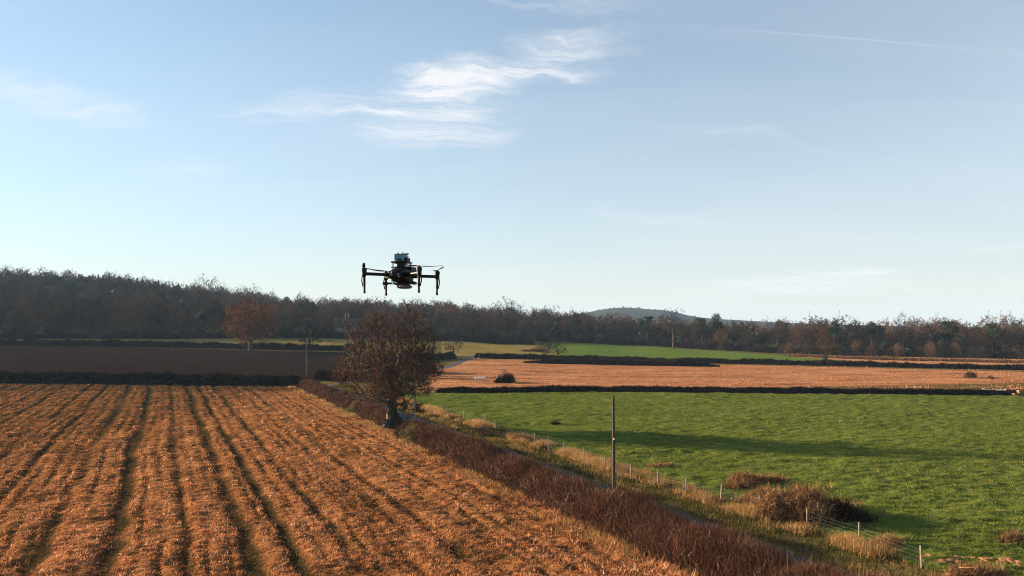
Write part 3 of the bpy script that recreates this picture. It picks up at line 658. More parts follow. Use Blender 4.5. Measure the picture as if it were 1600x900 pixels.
# ------------------------------------------------------------------ trees
def grow(seed, N, h, rx, trunk, bf=0.35, flat=0.55, lean=0.0, r_trunk=0.35, shell=2.4, low=0.0, pw=0.46):
    """branch skeleton: crown points joined one by one to the nearest wood, short ways to the root preferred"""
    r = np.random.default_rng(seed)
    zc_ = trunk + (h - trunk) * (0.42 - low); up, dn = h - zc_, (zc_ - trunk * 0.75)
    v = r.normal(size=(N, 3)); v /= np.linalg.norm(v, axis=1, keepdims=True)
    ph = r.uniform(0, 6.28, 6); az = np.arctan2(v[:, 1], v[:, 0])
    lob = 1 + 0.16 * np.sin(2 * az + ph[0]) + 0.12 * np.sin(3 * az + ph[1] + v[:, 2] * 3) + 0.10 * np.sin(5 * az + ph[2] + 4 * v[:, 2]) + 0.08 * np.sin(7 * v[:, 2] + ph[3])
    rad = r.uniform(0.05, 1, N) ** (1 / shell) * lob
    Q = v * rad[:, None] * np.stack([np.full(N, rx), np.full(N, rx), np.where(v[:, 2] > 0, up, dn)], 1) + [lean, 0, zc_]
    k = Q[:, 2] > trunk * 0.45; Q = Q[k]
    zt = np.linspace(0, trunk + (h - trunk) * 0.25, 7)
    nodes = [np.array([lean * (z / h) + 0.12 * math.sin(z * 0.7 + ph[4]) * (z > 0), 0.10 * math.sin(z * 0.9 + ph[5]) * (z > 0), z]) for z in zt]
    par = [-1] + list(range(6)); path = list(zt)
    nt_ = len(nodes)
    Q = Q[np.argsort(np.linalg.norm(Q - nodes[-1], axis=1))]
    A = np.zeros((len(Q) + nt_, 3)); A[:nt_] = nodes; PL = np.zeros(len(A)); PL[:nt_] = path
    cnt = nt_; ok_from = np.zeros(len(A)); 
    for i, z in enumerate(zt): ok_from[i] = 0 if z > trunk * 0.8 else 50
    for p in Q:
        dd = np.linalg.norm(A[:cnt] - p, axis=1)
        j = int(np.argmin(dd + bf * PL[:cnt] + ok_from[:cnt]))
        A[cnt] = p + r.normal(size=3) * 0.06 * dd[j]; par.append(j); PL[cnt] = PL[j] + dd[j]; cnt += 1
    par = np.array(par); load = np.ones(cnt)
    nch = np.zeros(cnt); np.add.at(nch, par[1:], 1)
    for i in range(cnt - 1, 0, -1): load[par[i]] += load[i]
    rad = r_trunk * (load / load[0]) ** pw
    # flare at the foot
    rad[0] = r_trunk * 1.45; rad[1] = max(rad[1], r_trunk * 1.05)
    return A[:cnt], par, load, rad, nt_
def tree_meshes(seed, N, h, rx, trunk, twigs, tlen, tw, tmat, bmat, thick=0.035, kmain=7, rmin=0.0, outw=0.5, **kw):
    A, par, load, rad, nt_ = grow(seed, N, h, rx, trunk, **kw)
    r = np.random.default_rng(seed + 99)
    i = np.arange(1, len(A)); p = par[1:]
    big = (load[i] > thick * load[0]) | (i < nt_)
    gt = Geo(); r0 = np.where(p == 0, rad[0], np.minimum(rad[p], rad[i] * 1.35)); r0 = np.where((i < nt_), rad[p], r0)
    # bend each big limb in two so that it does not run dead straight
    gt.tubes(A[p[big]], A[i[big]], np.maximum(r0[big], rmin), np.maximum(rad[i[big]], rmin), kmain, np.clip(r.normal(.5, .2, big.sum()), 0, 1))
    gc = Geo(); sm = ~big
    gc.tubes(A[p[sm]], A[i[sm]], np.maximum(np.minimum(r0[sm], rad[i[sm]] * 1.3), rmin), np.maximum(rad[i[sm]] * 0.9, rmin * 0.6), 3, np.clip(r.normal(.45, .2, sm.sum()), 0, 1))
    tip = i[load[i] <= 3]; wt = np.clip(N1(A[tip, 0] * 0.45 + seed, A[tip, 1] * 0.45 + A[tip, 2] * 0.6) - 0.28, 0.04, 1) ** 1.6; j = r.choice(tip, twigs, p=wt / wt.sum())
    e = A[j] - A[par[j]]; el = np.linalg.norm(e, axis=1, keepdims=True) + 1e-6
    Pb = A[par[j]] + e * r.uniform(0.2, 1.05, (twigs, 1))
    cen = np.array([0, 0, trunk + (h - trunk) * 0.3])
    ow = Pb - cen; ow /= np.linalg.norm(ow, axis=1, keepdims=True) + 1e-6
    D = e / el * 0.5 + ow * outw + r.normal(size=(twigs, 3)) * 0.55 + [0, 0, 0.15]
    D = D / np.linalg.norm(D, axis=1, keepdims=True) * r.uniform(0.4, 1.0, (twigs, 1)) * tlen
    gc.blades(Pb, D, tw * r.uniform(0.6, 1.4, twigs), np.clip(r.normal(.5, .22, twigs), 0, 1))
    return gt, gc, A, load

def tree_object(name, meshes, loc, sc=1.0, rz=0.0, sz=None):
    root = empty(name, tuple(loc), rz, sc)
    if sz: root.scale = (sc, sc, sz)
    for part_name, me in meshes: 
        o = obj(part_name, me, root)
    return root

# the bare oak beside the lane
gt, gc, A, load = tree_meshes(11, 3000, 16.0, 6.2, 3.5, 50000, 0.9, 0.022, M['oaktwig'], M['bark'], thick=0.006, kmain=8, r_trunk=0.66, bf=0.30, shell=2.6, low=0.0, rmin=0.008, pw=0.42)
ob = ground_at(611, 668); ob[2] -= 0.1
oak = tree_object('oak_tree', [('trunk', gt.mesh('trunk', M['bark'], True)), ('crown', gc.mesh('crown', M['oaktwig']))], ob)
tips = np.nonzero(load <= 2)[0]; tips = tips[A[tips, 2] > 2.5]; n = 22000
j = rng.choice(tips, n); Pc = A[j] + rng.normal(size=(n, 3)) * 0.45
k = rng.random(n) < np.clip(1.1 - (Pc[:, 2] - 4) / 14, 0.25, 1); Pc = Pc[k]
g = Geo(); g.leaves(Pc, 0.065 * rng.uniform(0.6, 1.4, len(Pc)), np.clip(rng.normal(0.5, 0.25, len(Pc)), 0, 1))
o = obj('withered_leaves', g.mesh('withered_leaves', M['oakleaf']), oak); o['kind'] = 'stuff'
n = 9500; zz = rng.uniform(0, 5.2, n) ; an = rng.uniform(0, 6.28, n); rr_ = (0.66 * (1 - zz / 14) + 0.12 * rng.random(n)) + np.where(zz < 1.4, (1.4 - zz) * 0.40, 0)
g = Geo(); g.leaves(np.stack([np.cos(an) * rr_ + 0.12 * np.sin(zz * .7), np.sin(an) * rr_, zz], 1), 0.09 * rng.uniform(.6, 1.3, n), np.clip(rng.normal(.35, .22, n), 0, 1))
o = obj('ivy', g.mesh('ivy', M['ivy']), oak); o['kind'] = 'stuff'
tag(oak, 'big bare oak with russet twigs beside the lane hedge', 'tree')

# kinds of woodland trees, seen from afar
BARE = []
for i, (h, rx, tr) in enumerate([(15, 5.6, 3.5), (17, 5.2, 4.5), (13.5, 5.8, 3.0), (16, 4.4, 5.0), (14.5, 5.0, 4.0), (18, 5.4, 5.5)]):
    gt, gc, A, load = tree_meshes(40 + i, 520, h, rx, tr, 5600, 1.25, 0.06, M['fartwig'], M['farbark'], thick=0.03, kmain=5, r_trunk=0.32, bf=0.3, rmin=0.03)
    BARE.append((gt.mesh('trunk', M['farbark']), gc.mesh('crown', M['fartwig'])))
FINE = []                                                       # open skyline trees with every limb to be seen
for i, (h, rx, tr) in enumerate([(19, 9, 4.5), (20, 6.0, 6.0)]):
    gt, gc, A, load = tree_meshes(70 + i, 650, h, rx, tr, 4200, 1.5, 0.045, M['fartwig'], M['farbark'], thick=0.02, kmain=5, r_trunk=0.45, bf=0.35, rmin=0.035, shell=2.0)
    FINE.append((gt.mesh('trunk', M['farbark']), gc.mesh('crown', M['fartwig'])))
def bush_mesh(seed, h, rx, n, m, ln=1.3, w=0.08):
    r = np.random.default_rng(seed); v = r.normal(size=(n, 3)); v /= np.linalg.norm(v, axis=1, keepdims=True); v[:, 2] = np.abs(v[:, 2])
    lob = 0.7 + 0.6 * N2(v[:, 0] * 2 + seed, v[:, 1] * 2 + v[:, 2] * 1.5)
    Pc = v * (r.uniform(0.2, 1, n) ** 0.5 * lob)[:, None] * [rx, rx, h]
    D = v * 0.6 + r.normal(size=(n, 3)) * 0.5 + [0, 0, 0.5]; D = D / np.linalg.norm(D, axis=1, keepdims=True) * r.uniform(.4, 1, (n, 1)) * ln
    g = Geo(); g.blades(Pc - D * 0.4, D, w * r.uniform(.6, 1.5, n), np.clip(r.normal(.4, .2, n), 0, 1)); return g.mesh('crown', m)
BUSH = [bush_mesh(5, 5.5, 4.2, 4200, M['darktwig']), bush_mesh(6, 4.2, 4.6, 4200, M['darktwig']), bush_mesh(8, 6.5, 3.6, 4200, M['fartwig'])]
def stem_mesh(h, k=5):
    g = Geo(); P0 = rng.normal(size=(k, 3)) * [.3, .3, 0]; P1 = P0 + rng.normal(size=(k, 3)) * [.9, .9, .2] + [0, 0, h]
    g.tubes(P0, P1, 0.10, 0.04, 5, 0.4); return g.mesh('stems', M['farbark'])
BUSH_STEM = stem_mesh(3.2)
def evergreen_mesh(seed, h, rx, n, m, size=0.33, clumps=26, base=0.12):
    r = np.random.default_rng(seed); P = []
    for c in range(clumps):
        z = r.uniform(base, 0.93); wr = math.sin(math.pi * min(1, (z - base * .4) ** 0.75)) * 0.95 + 0.1
        a_ = r.uniform(0, 6.28); q_ = r.uniform(0.1, 0.85) * wr * rx
        cc = np.array([math.cos(a_) * q_, math.sin(a_) * q_, z * h]); rr_ = r.uniform(0.16, 0.3) * rx
        m_ = n // clumps; v = r.normal(size=(m_, 3)); v /= np.linalg.norm(v, axis=1, keepdims=True)
        P.append(cc + v * (r.uniform(0.3, 1, (m_, 1)) ** 0.6) * rr_ * [1, 1, 0.8])
    P = np.concatenate(P); g = Geo(); g.leaves(P, size * r.uniform(.6, 1.3, len(P)), np.clip(r.normal(.45, .25, len(P)), 0, 1)); return g.mesh('crown', m)
EVER = [evergreen_mesh(21, 12, 4.2, 3600, M['ivy']), evergreen_mesh(22, 14, 3.6, 3600, M['ivy']), evergreen_mesh(23, 10, 4.0, 3400, M['needle'])]
def simple_trunk(h, r0, name='trunk'):
    zs = np.linspace(0, h, 6); P = np.stack([0.12 * np.sin(zs * .5), .1 * np.cos(zs * .6) - .1, zs], 1); rad = r0 * (1 - 0.7 * zs / h)
    g = Geo(); g.tubes(P[:-1], P[1:], rad[:-1], rad[1:], 6, .5); return g.mesh(name, M['farbark'], True)
EV_TR = simple_trunk(10, 0.3)
def pine_meshes(seed, h, rx, base):
    r = np.random.default_rng(seed); gl, gb = Geo(), Geo(); zs = np.linspace(0, h * 0.93, 7)
    P = np.stack([0.25 * np.sin(zs * .35 + seed), .2 * np.cos(zs * .3 + seed), zs], 1); rad = 0.34 * (1 - .75 * zs / h); gb.tubes(P[:-1], P[1:], rad[:-1], rad[1:], 7, .5)
    for c in range(24):
        z = r.uniform(base, 1.0); wr = math.sqrt(max(0.05, 1 - ((z - (base + 1) / 2) / ((1 - base) * 0.62)) ** 2))
        a_ = r.uniform(0, 6.28); q_ = r.uniform(.15, .9) * rx * wr
        cc = np.array([math.cos(a_) * q_, math.sin(a_) * q_, z * h])
        tz = max(h * base * 0.85, cc[2] - q_ * 0.7); gb.tubes(np.array([[P[0, 0], 0, min(tz, h * .9)]]), cc[None], 0.10, 0.04, 4, .5)
        m_ = 170; v = r.normal(size=(m_, 3)); v /= np.linalg.norm(v, axis=1, keepdims=True)
        Pn = cc + v * (r.uniform(.2, 1, (m_, 1)) ** .5) * r.uniform(1.0, 1.75) * [1, 1, 0.5]
        D = v * .5 + r.normal(size=(m_, 3)) * .3 + [0, 0, .3]; gl.blades(Pn, D * 0.7, 0.16, np.clip(r.normal(.45, .25, m_), 0, 1))
    return gb.mesh('trunk', M['farbark'], True), gl.mesh('crown', M['needle'])
PINE = [pine_meshes(31, 15, 3.6, 0.55), pine_meshes(32, 17, 3.0, 0.6), pine_meshes(33, 14, 4.2, 0.5)]

WPX = np.array([-300, 0, 300, 560, 700, 830, 900, 1000, 1100, 1250, 1400, 1600, 1900.])
WF = np.array([372, 376, 388, 410, 432, 455, 466, 452, 420, 374, 348, 318, 300.])
WB = np.array([735, 735, 725, 720, 705, 680, 640, 560, 505, 470, 440, 420, 400.])
REGION = [(430, 'the wooded left hillside', 'left hill wood'), (700, 'the wood behind the oak', 'wood behind the oak'), (930, 'the middle wood', 'middle wood'), (1240, 'the wood below the distant hill', 'wood below the distant hill'), (9999, 'the flat right wood', 'right wood')]
cells = []
for Yc in np.arange(300, 740, 9.0):
    for Xc in np.arange(-720, 420, 9.0):
        X_ = Xc + rng.uniform(-4.2, 4.2); Y_ = Yc + rng.uniform(-4.2, 4.2); px = 800 + FPX * X_ / Y_
        if px < -330 or px > 1700 or (px < 830 and rng.random() < 0.27): continue
        f_, b_ = np.interp(px, WPX, WF), np.interp(px, WPX, WB)
        if 505 < px < 575 and Y_ < 484: continue
        if f_ < Y_ < b_: cells.append((X_, Y_, px, Y_ - f_, b_ - Y_))
inview = lambda c: -60 < c[2] < 1660
front = [c for c in cells if c[3] < 13 and inview(c)]; back = [c for c in cells if c[3] >= 13 and c[4] < 17 and inview(c)]
inner = [c for c in cells if not inview(c) or (c[3] >= 13 and c[4] >= 17)]
print('WOOD', len(cells), len(front), len(back), len(inner))
def region(px):
    for lim, txt, grp in REGION:
        if px < lim: return txt, grp
def plant(kind, X_, Y_, px, sc, row=''):
    z = float(height(X_, Y_)) - 0.15; txt, grp = region(px); where = {'front': 'at the front edge of ', 'back': 'along the skyline of ', '': 'at the foot of '}[row]; gw = {'front': 'front row of the ', 'back': 'skyline of the ', '': 'foot of the '}[row]
    if kind == 'bare':
        t_me, c_me = random.choice(BARE); o = tree_object('bare_tree', [('trunk', t_me), ('crown', c_me)], (X_, Y_, z), sc, random.uniform(0, 6.28))
        tag(o, 'bare brown leafless tree ' + where + txt, 'tree', 'bare trees, ' + gw + grp)
    elif kind == 'ever':
        o = tree_object('evergreen_tree', [('trunk', EV_TR), ('crown', random.choice(EVER))], (X_, Y_, z), sc, random.uniform(0, 6.28))
        tag(o, 'dark green ivy clad tree ' + where + txt, 'tree', 'evergreens, ' + gw + grp)
    else:
        o = tree_object('woodland_bush', [('stems', BUSH_STEM), ('crown', random.choice(BUSH))], (X_, Y_, z), sc, random.uniform(0, 6.28))
        tag(o, 'dark leafless bush at the foot of ' + txt, 'bush', 'bushes along the ' + grp)
    return o
for X_, Y_, px, a_, b_ in front:
    p_ev = 0.12 if px < 860 else 0.36
    kind = 'ever' if random.random() < p_ev else 'bare'
    plant(kind, X_, Y_, px, random.uniform(0.66, 1.2) * (0.9 if px > 1000 else 1.0), 'front')
for X_, Y_, px, a_, b_ in back:
    plant('ever' if random.random() < 0.12 else 'bare', X_, Y_, px, random.uniform(0.6, 1.15) * (0.85 if px > 1000 else 1.0), 'back')
# bushes closing the foot of the wood
nb = 0
for px in np.arange(-40, 1650, 13.0):
    f_ = np.interp(px, WPX, WF) - random.uniform(1, 5); X_ = (px - 800) * f_ / FPX
    plant('bush', X_, f_, px, random.uniform(0.6, 1.05)); nb += 1
# trees inside the wood: one mass, drawn from the same kinds
pts_in = np.array([(c[0], c[1], float(height(c[0], c[1])) - 0.2) for c in inner])
me = bpy.data.meshes.new('woodland'); me.vertices.add(len(pts_in)); me.vertices.foreach_set('co', pts_in.astype(np.float32).ravel())
wood = tag(obj('woodland', me), 'mass of bare brown trees filling the woods', 'wood', kind='stuff')
src = {}
for o in bpy.data.objects:
    if o.parent and o.name.startswith('crown') and o.parent.name.startswith(('bare_tree', 'evergreen_tree')) and o.data.name not in src: src[o.data.name] = o
ng = bpy.data.node_groups.new('woodland_trees', 'GeometryNodeTree')
ng.interface.new_socket('Geometry', in_out='INPUT', socket_type='NodeSocketGeometry'); ng.interface.new_socket('Geometry', in_out='OUTPUT', socket_type='NodeSocketGeometry')
gin = ng.nodes.new('NodeGroupInput'); gout = ng.nodes.new('NodeGroupOutput')
joined = ng.nodes.new('GeometryNodeGeometryToInstance')
for nme in sorted(src, key=lambda k: src[k].parent.name):
    rep = 5 if src[nme].parent.name.startswith('bare') else 1
    oi = ng.nodes.new('GeometryNodeObjectInfo'); oi.inputs['Object'].default_value = src[nme]; oi.transform_space = 'ORIGINAL'
    for _ in range(rep):
        g2i = ng.nodes.new('GeometryNodeTransform'); ng.links.new(oi.outputs['Geometry'], g2i.inputs[0])
        gi_ = ng.nodes.new('GeometryNodeGeometryToInstance'); ng.links.new(g2i.outputs[0], gi_.inputs[0])
        ng.links.new(gi_.outputs[0], joined.inputs[0]) if False else None
        src.setdefault('_list', []).append(gi_) if False else None
        ng.nodes.active = gi_
        gi_.label = 'pick'
jn = ng.nodes.new('GeometryNodeJoinGeometry')
for nd in list(ng.nodes):
    if nd.label == 'pick': ng.links.new(nd.outputs[0], jn.inputs[0])
ng.nodes.remove(joined)
iop = ng.nodes.new('GeometryNodeInstanceOnPoints'); iop.inputs['Pick Instance'].default_value = True
ng.links.new(gin.outputs[0], iop.inputs['Points']); ng.links.new(jn.outputs[0], iop.inputs['Instance'])
def grand(dtype, lo, hi, seed):
    r_ = ng.nodes.new('FunctionNodeRandomValue'); r_.data_type = dtype; r_.inputs['Seed'].default_value = seed
    if dtype == 'INT': r_.inputs[4].default_value = lo; r_.inputs[5].default_value = hi; return r_.outputs[2]
    if dtype == 'FLOAT': r_.inputs[2].default_value = lo; r_.inputs[3].default_value = hi; return r_.outputs[1]
    r_.inputs[0].default_value = lo; r_.inputs[1].default_value = hi; return r_.outputs[0]
ng.links.new(grand('INT', 0, 1000, 3), iop.inputs['Instance Index'])
ng.links.new(grand('FLOAT_VECTOR', (0, 0, 0), (0, 0, 6.28), 5), iop.inputs['Rotation'])
ng.links.new(grand('FLOAT', 0.7, 1.15, 9), iop.inputs['Scale'])
ng.links.new(iop.outputs[0], gout.inputs[0])
md = wood.modifiers.new('trees', 'NODES'); md.node_group = ng

for px in (508, 517, 527, 536, 546, 556, 566):
    Y_ = random.uniform(430, 452); plant('bare', (px - 800) * Y_ / FPX, Y_, px, random.uniform(0.56, 0.66), 'front')
# conifers on the left skyline
def conifer(seed, h, rx):
    r = np.random.default_rng(seed); n_ = 2600; u = r.random(n_) ** 0.7; z = h * (0.12 + 0.88 * u); a_ = r.uniform(0, 6.28, n_); q_ = rx * (1 - u) * r.uniform(.3, 1, n_) + .05
    Pc = np.stack([np.cos(a_) * q_, np.sin(a_) * q_, z], 1); D = np.stack([np.cos(a_) * .8, np.sin(a_) * .8, r.normal(-.15, .3, n_)], 1) * r.uniform(.4, .9, (n_, 1))
    g = Geo(); g.blades(Pc, D, .14, np.clip(r.normal(.4, .25, n_), 0, 1)); return g.mesh('crown', M['needle'])
CON = [conifer(1, 15, 2.6), conifer(2, 17, 2.3)]
for px in (128, 141, 152, 160, 171, 183, 190, 203, 214, 222, 236, 249, 262, 277, 290):
    px += random.uniform(-3, 3); Y_ = random.uniform(712, 722); X_ = (px - 800) * Y_ / FPX
    tag(tree_object('conifer_tree', [('trunk', EV_TR), ('crown', random.choice(CON))], (X_, Y_, float(height(X_, Y_)) - .3), random.uniform(.95, 1.2), random.uniform(0, 6)), 'small dark pointed conifer on the skyline of the wooded left hillside', 'tree', 'conifers on the left hill skyline')
# single trees that stand out
def lone(name, meshes, px, d, sc, label, sz=None, cat='tree', dz=-0.1):
    b = on_ground(px, d); b[2] += dz
    return tag(tree_object(name, meshes, b, sc, random.uniform(0, 6.28), sz), label, cat)
def T(pair): return [('trunk', pair[0]), ('crown', pair[1])]
lone('bare_tree', T(FINE[0]), 328, 640, 1.42, 'broad round bare tree standing above the left hill skyline')
lone('bare_tree', T(FINE[0]), 388, 640, 1.25, 'wide bare tree on the skyline right of the round crowned one')
lone('bare_tree', T(FINE[0]), 795, 520, 1.4, 'tall spreading bare tree rising above the wood right of the drone')
lone('bare_tree', T(FINE[1]), 592, 500, 1.12, 'tall thin bare tree behind the oak crown below the drone')
lone('bare_tree', T(FINE[1]), 862, 500, 1.12, 'thin bare treetop between the spreading tree and the distant hill')
lone('bare_tree', T(FINE[1]), 1052, 415, 1.12, 'tall bare tree with forked limbs before the distant blue hill')
lone('bare_tree', T(FINE[1]), 1412, 352, 1.02, 'tall pale bare tree above the right wood skyline')
lone('bare_tree', T(FINE[1]), 1228, 640, 0.9, 'small bare tree showing alone above the skyline right of the pines')
for px, d, k, sc, lab in ((1012, 446, 2, 1.2, 'flat crowned pine at the left of the forked bare tree'), (1096, 426, 2, 1.2, 'bushy dark pine left of the tallest pine'), (1121, 424, 1, 1.14, 'tallest pine, its crown against the sky at the hill end'),
                          (1304, 366, 1, 1.0, 'slim pine behind the ivy clad tree in the green crop'), (1362, 358, 0, 1.04, 'dark pine in the wood left of the tall pale bare tree'), (1482, 341, 2, 1.14, 'broad topped pine in the wood above the white boards'),
                          (1552, 331, 0, 1.0, 'dark pine near the right end of the wood'), (900, 468, 1, 1.05, 'dark narrow pine in the middle wood left of the distant hill')):
    lone('pine_tree', T(PINE[k]), px, d, sc, lab)
for i, (h, rx, tr, m) in enumerate([(12.5, 7.2, 2.6, 'oakleaf')]):
    gt, gc, A, load = tree_meshes(90, 900, h, rx, tr, 6000, 1.3, 0.05, M['fartwig'], M['farbark'], thick=0.02, kmain=6, r_trunk=0.5, bf=0.3, rmin=0.03)
    tips = np.nonzero(load <= 2)[0]; jj = rng.choice(tips, 7000); g = Geo(); g.leaves(A[jj] + rng.normal(size=(7000, 3)) * .5, 0.15, np.clip(rng.normal(.5, .25, 7000), 0, 1))
    rt = lone('oak_tree', [('trunk', gt.mesh('trunk', M['farbark'], True)), ('crown', gc.mesh('crown', M['fartwig']))], 392, 322, 1.7, 'russet leaved oak with spreading low boughs above the ploughed field')
    o = obj('withered_leaves', g.mesh('withered_leaves', M['oakleaf']), rt); o['kind'] = 'stuff'
def small_tree(seed, h, rx, tr):
    gt, gc, A, load = tree_meshes(seed, 260, h, rx, tr, 2600, 0.8, 0.035, M['fartwig'], M['farbark'], thick=0.03, kmain=5, r_trunk=0.2, bf=0.3, rmin=0.02)
    return gt.mesh('trunk', M['farbark']), gc.mesh('crown', M['fartwig'])
SMALL = [small_tree(101, 6.5, 3.4, 1.4), small_tree(102, 6, 3.0, 1.2)]
lone('small_tree', T(SMALL[0]), 852, 300, 1.3, 'left one of two small leafless trees by the yellowish meadow')
lone('small_tree', T(SMALL[1]), 871, 302, 1.3, 'right one of two small leafless trees by the yellowish meadow')
lone('small_tree', T(SMALL[0]), 709, 302, 1.25, 'small leafless tree at the left end of the yellowish meadow')
lone('small_tree', T(SMALL[1]), 484, 322, 2.0, 'small round leafless tree behind the lone pole')
rt = lone('ivy_tree', T(BARE[3]), 1289, 266, 0.80, 'bare tree with ivy clad trunk standing in the hedge of the green crop')
g = Geo(); n = 900; zz = rng.uniform(0, 5, n); an = rng.uniform(0, 6.28, n); rr_ = 0.75 * np.sin(np.clip(zz / 5.5, 0, 1) * 3.0 + .15) + .25
g.leaves(np.stack([np.cos(an) * rr_, np.sin(an) * rr_, zz], 1), 0.22, np.clip(rng.normal(.35, .2, n), 0, 1)); o = obj('ivy', g.mesh('ivy', M['ivy']), rt); o['kind'] = 'stuff'
lone('evergreen_tree', [('trunk', EV_TR), ('crown', EVER[0])], 548, 205, 0.78, 'dark ivy covered tree behind the left side of the oak crown')
lone('evergreen_tree', [('trunk', EV_TR), ('crown', EVER[1])], 566, 214, 0.72, 'tall dark green tree half hidden by the oak crown')
lone('woodland_bush', [('stems', BUSH_STEM), ('crown', BUSH[1])], 668, 215, 0.75, 'dark bush behind the right side of the oak', cat='bush')
lone('woodland_bush', [('stems', BUSH_STEM), ('crown', BUSH[0])], 630, 222, 0.9, 'dark bush hidden behind the middle of the oak crown', cat='bush')
M['hillwood'] = material('wooded_hillside', [(0.2, (0.018, 0.018, 0.012)), (0.6, (0.04, 0.034, 0.022)), (0.9, (0.075, 0.07, 0.035))], nscale=(0.006, 0.05), namt=0.5, bump=(0.08, 14))
sheet('hill', [(-900, 1700), (1300, 1700), (1900, 3300), (-1500, 3300)], M['hillwood'], 0.6)
for px in np.concatenate([np.linspace(905, 1000, 20), np.linspace(1006, 1085, 16)]):
    px += random.uniform(-3, 3); d = random.uniform(2520, 2640)
    o = lone('hill_tree', [('stems', BUSH_STEM), ('crown', random.choice(BUSH))], px, d, random.uniform(0.6, 1.25), 'tiny dark tree among those lining the crest of the distant hill', dz=-1.5); o['group'] = 'trees lining the distant hill'

# ------------------------------------------------------------------ thickets and debris in the pasture
def thicket(label, px, py, rx, ry, h, n, m=M['bramble'], name='bramble_thicket', rz=0.3, ln=(0.4, 1.0), lobes=7):
    b = ground_at(px, py); root = empty(name, tuple(b), rz)
    r = np.random.default_rng(int(px * 7 + py)); L = []
    for q_ in range(lobes):
        a_ = r.uniform(0, 6.28); k_ = 0 if q_ == 0 else r.uniform(.25, .75); f_ = r.uniform(.35, .62) if q_ else .62
        L.append((math.cos(a_) * rx * k_, math.sin(a_) * ry * k_, rx * f_, ry * f_, h * (r.uniform(.35, .95) * (1 - .35 * k_) if q_ else .9)))
    gm, gs = Geo(), Geo()
    nu, nv_ = 14, 5; gi = np.arange(nu * (nv_ + 1)).reshape(nv_ + 1, nu)
    q = np.stack([gi[:-1].ravel(), np.roll(gi, -1, 1)[:-1].ravel(), np.roll(gi, -1, 1)[1:].ravel(), gi[1:].ravel()], 1); tri = np.concatenate([q[:, [0, 1, 2]], q[:, [0, 2, 3]]])
    tot = sum(l[2] * l[4] for l in L)
    for cx_, cy_, ax, ay, hh in L:
        V = np.array([(cx_ + math.cos(a_) * math.cos(e_) * ax * .72, cy_ + math.sin(a_) * math.cos(e_) * ay * .72, math.sin(e_) * hh * .66 - .05) for e_ in np.linspace(0, math.pi / 2, nv_ + 1) for a_ in np.arange(nu) / nu * 2 * math.pi])
        V *= 1 + .12 * (r.random((len(V), 1)) - .5); gm.add(V, tri, .5)
        m_ = int(n * ax * hh / tot); v = r.normal(size=(m_, 3)); v /= np.linalg.norm(v, axis=1, keepdims=True); v[:, 2] = np.abs(v[:, 2])
        lob = 0.7 + 0.6 * N2(v[:, 0] * 3 + px + cx_, v[:, 1] * 3 + v[:, 2] * 3)
        Pb = v * (r.uniform(.5, 1, m_) * lob)[:, None] * [ax, ay, hh] + [cx_, cy_, 0]
        D = v * .2 + r.normal(size=(m_, 3)) * .6 + [0.1, 0, .6]; D = D / np.linalg.norm(D, axis=1, keepdims=True) * r.uniform(*ln, (m_, 1)) * np.where(r.random((m_, 1)) < .08, 1.6, 1)
        gs.blades(Pb - D * .35, D, 0.04 * r.uniform(.5, 1.5, m_), np.clip(r.normal(.47, .24, m_) + (lob - 1) * .5, 0, 1))
    o = obj('mound', gm.mesh('mound', M['hedge_core'], True), root); o['kind'] = 'stuff'
    o = obj('stems', gs.mesh('stems', m), root); o['kind'] = 'stuff'
    return tag(root, label, 'brambles')
thicket('big brown bramble mound in the pasture beside the fence', 1255, 806, 4.7, 3.2, 2.7, 22000, lobes=11)
thicket('left shoulder of brambles next to the big mound', 1196, 788, 2.3, 2.0, 1.5, 5000)
thicket('smaller bramble patch behind the big mound', 1165, 757, 3.8, 1.8, 1.1, 6000)
thicket('dark bramble lump at the right end of the big mound', 1312, 812, 2.0, 2.0, 1.7, 4500, M['darktwig'])
thicket('low dry tussock in the pasture right of the dark pole', 1030, 730, 2.8, 1.2, 0.5, 1400, ln=(.2, .5))
thicket('dry tuft behind the fence below the big mound', 1385, 852, 1.2, 0.8, 0.6, 1500, M['dry'])
thicket('dry tussock at the right edge of the pasture', 1585, 848, 1.1, 0.8, 0.7, 1300, M['bramble'])
thicket('small dark thistle clump in the upper pasture', 868, 664, .9, .5, .6, 600, M['darktwig'])
thicket('tall dry grass clump at the bottom right corner', 1520, 915, 3.2, 1.3, 1.2, 7000, M['bramble'])
thicket('russet bush in the far hedge at the right', 1513, 590, 2.6, 1.6, 2.6, 2500, M['bramble'])
thicket('small russet bush right of the larger one in the far hedge', 1547, 592, 1.2, .9, 1.3, 900, M['bramble'])
thicket('reddish bracken mound left of the two small leafless trees', 835, 549, 7.5, 4, 2.2, 5000, M['bramble'])
thicket('low russet bracken bank right of the two small leafless trees', 925, 562, 13, 3, 1.3, 6000, M['bramble'])
thicket('dark brush heap on the orange stubble strip', 791, 598, 3.2, 2.2, 3.3, 5500, M['darktwig'], 'brush_heap', lobes=6)
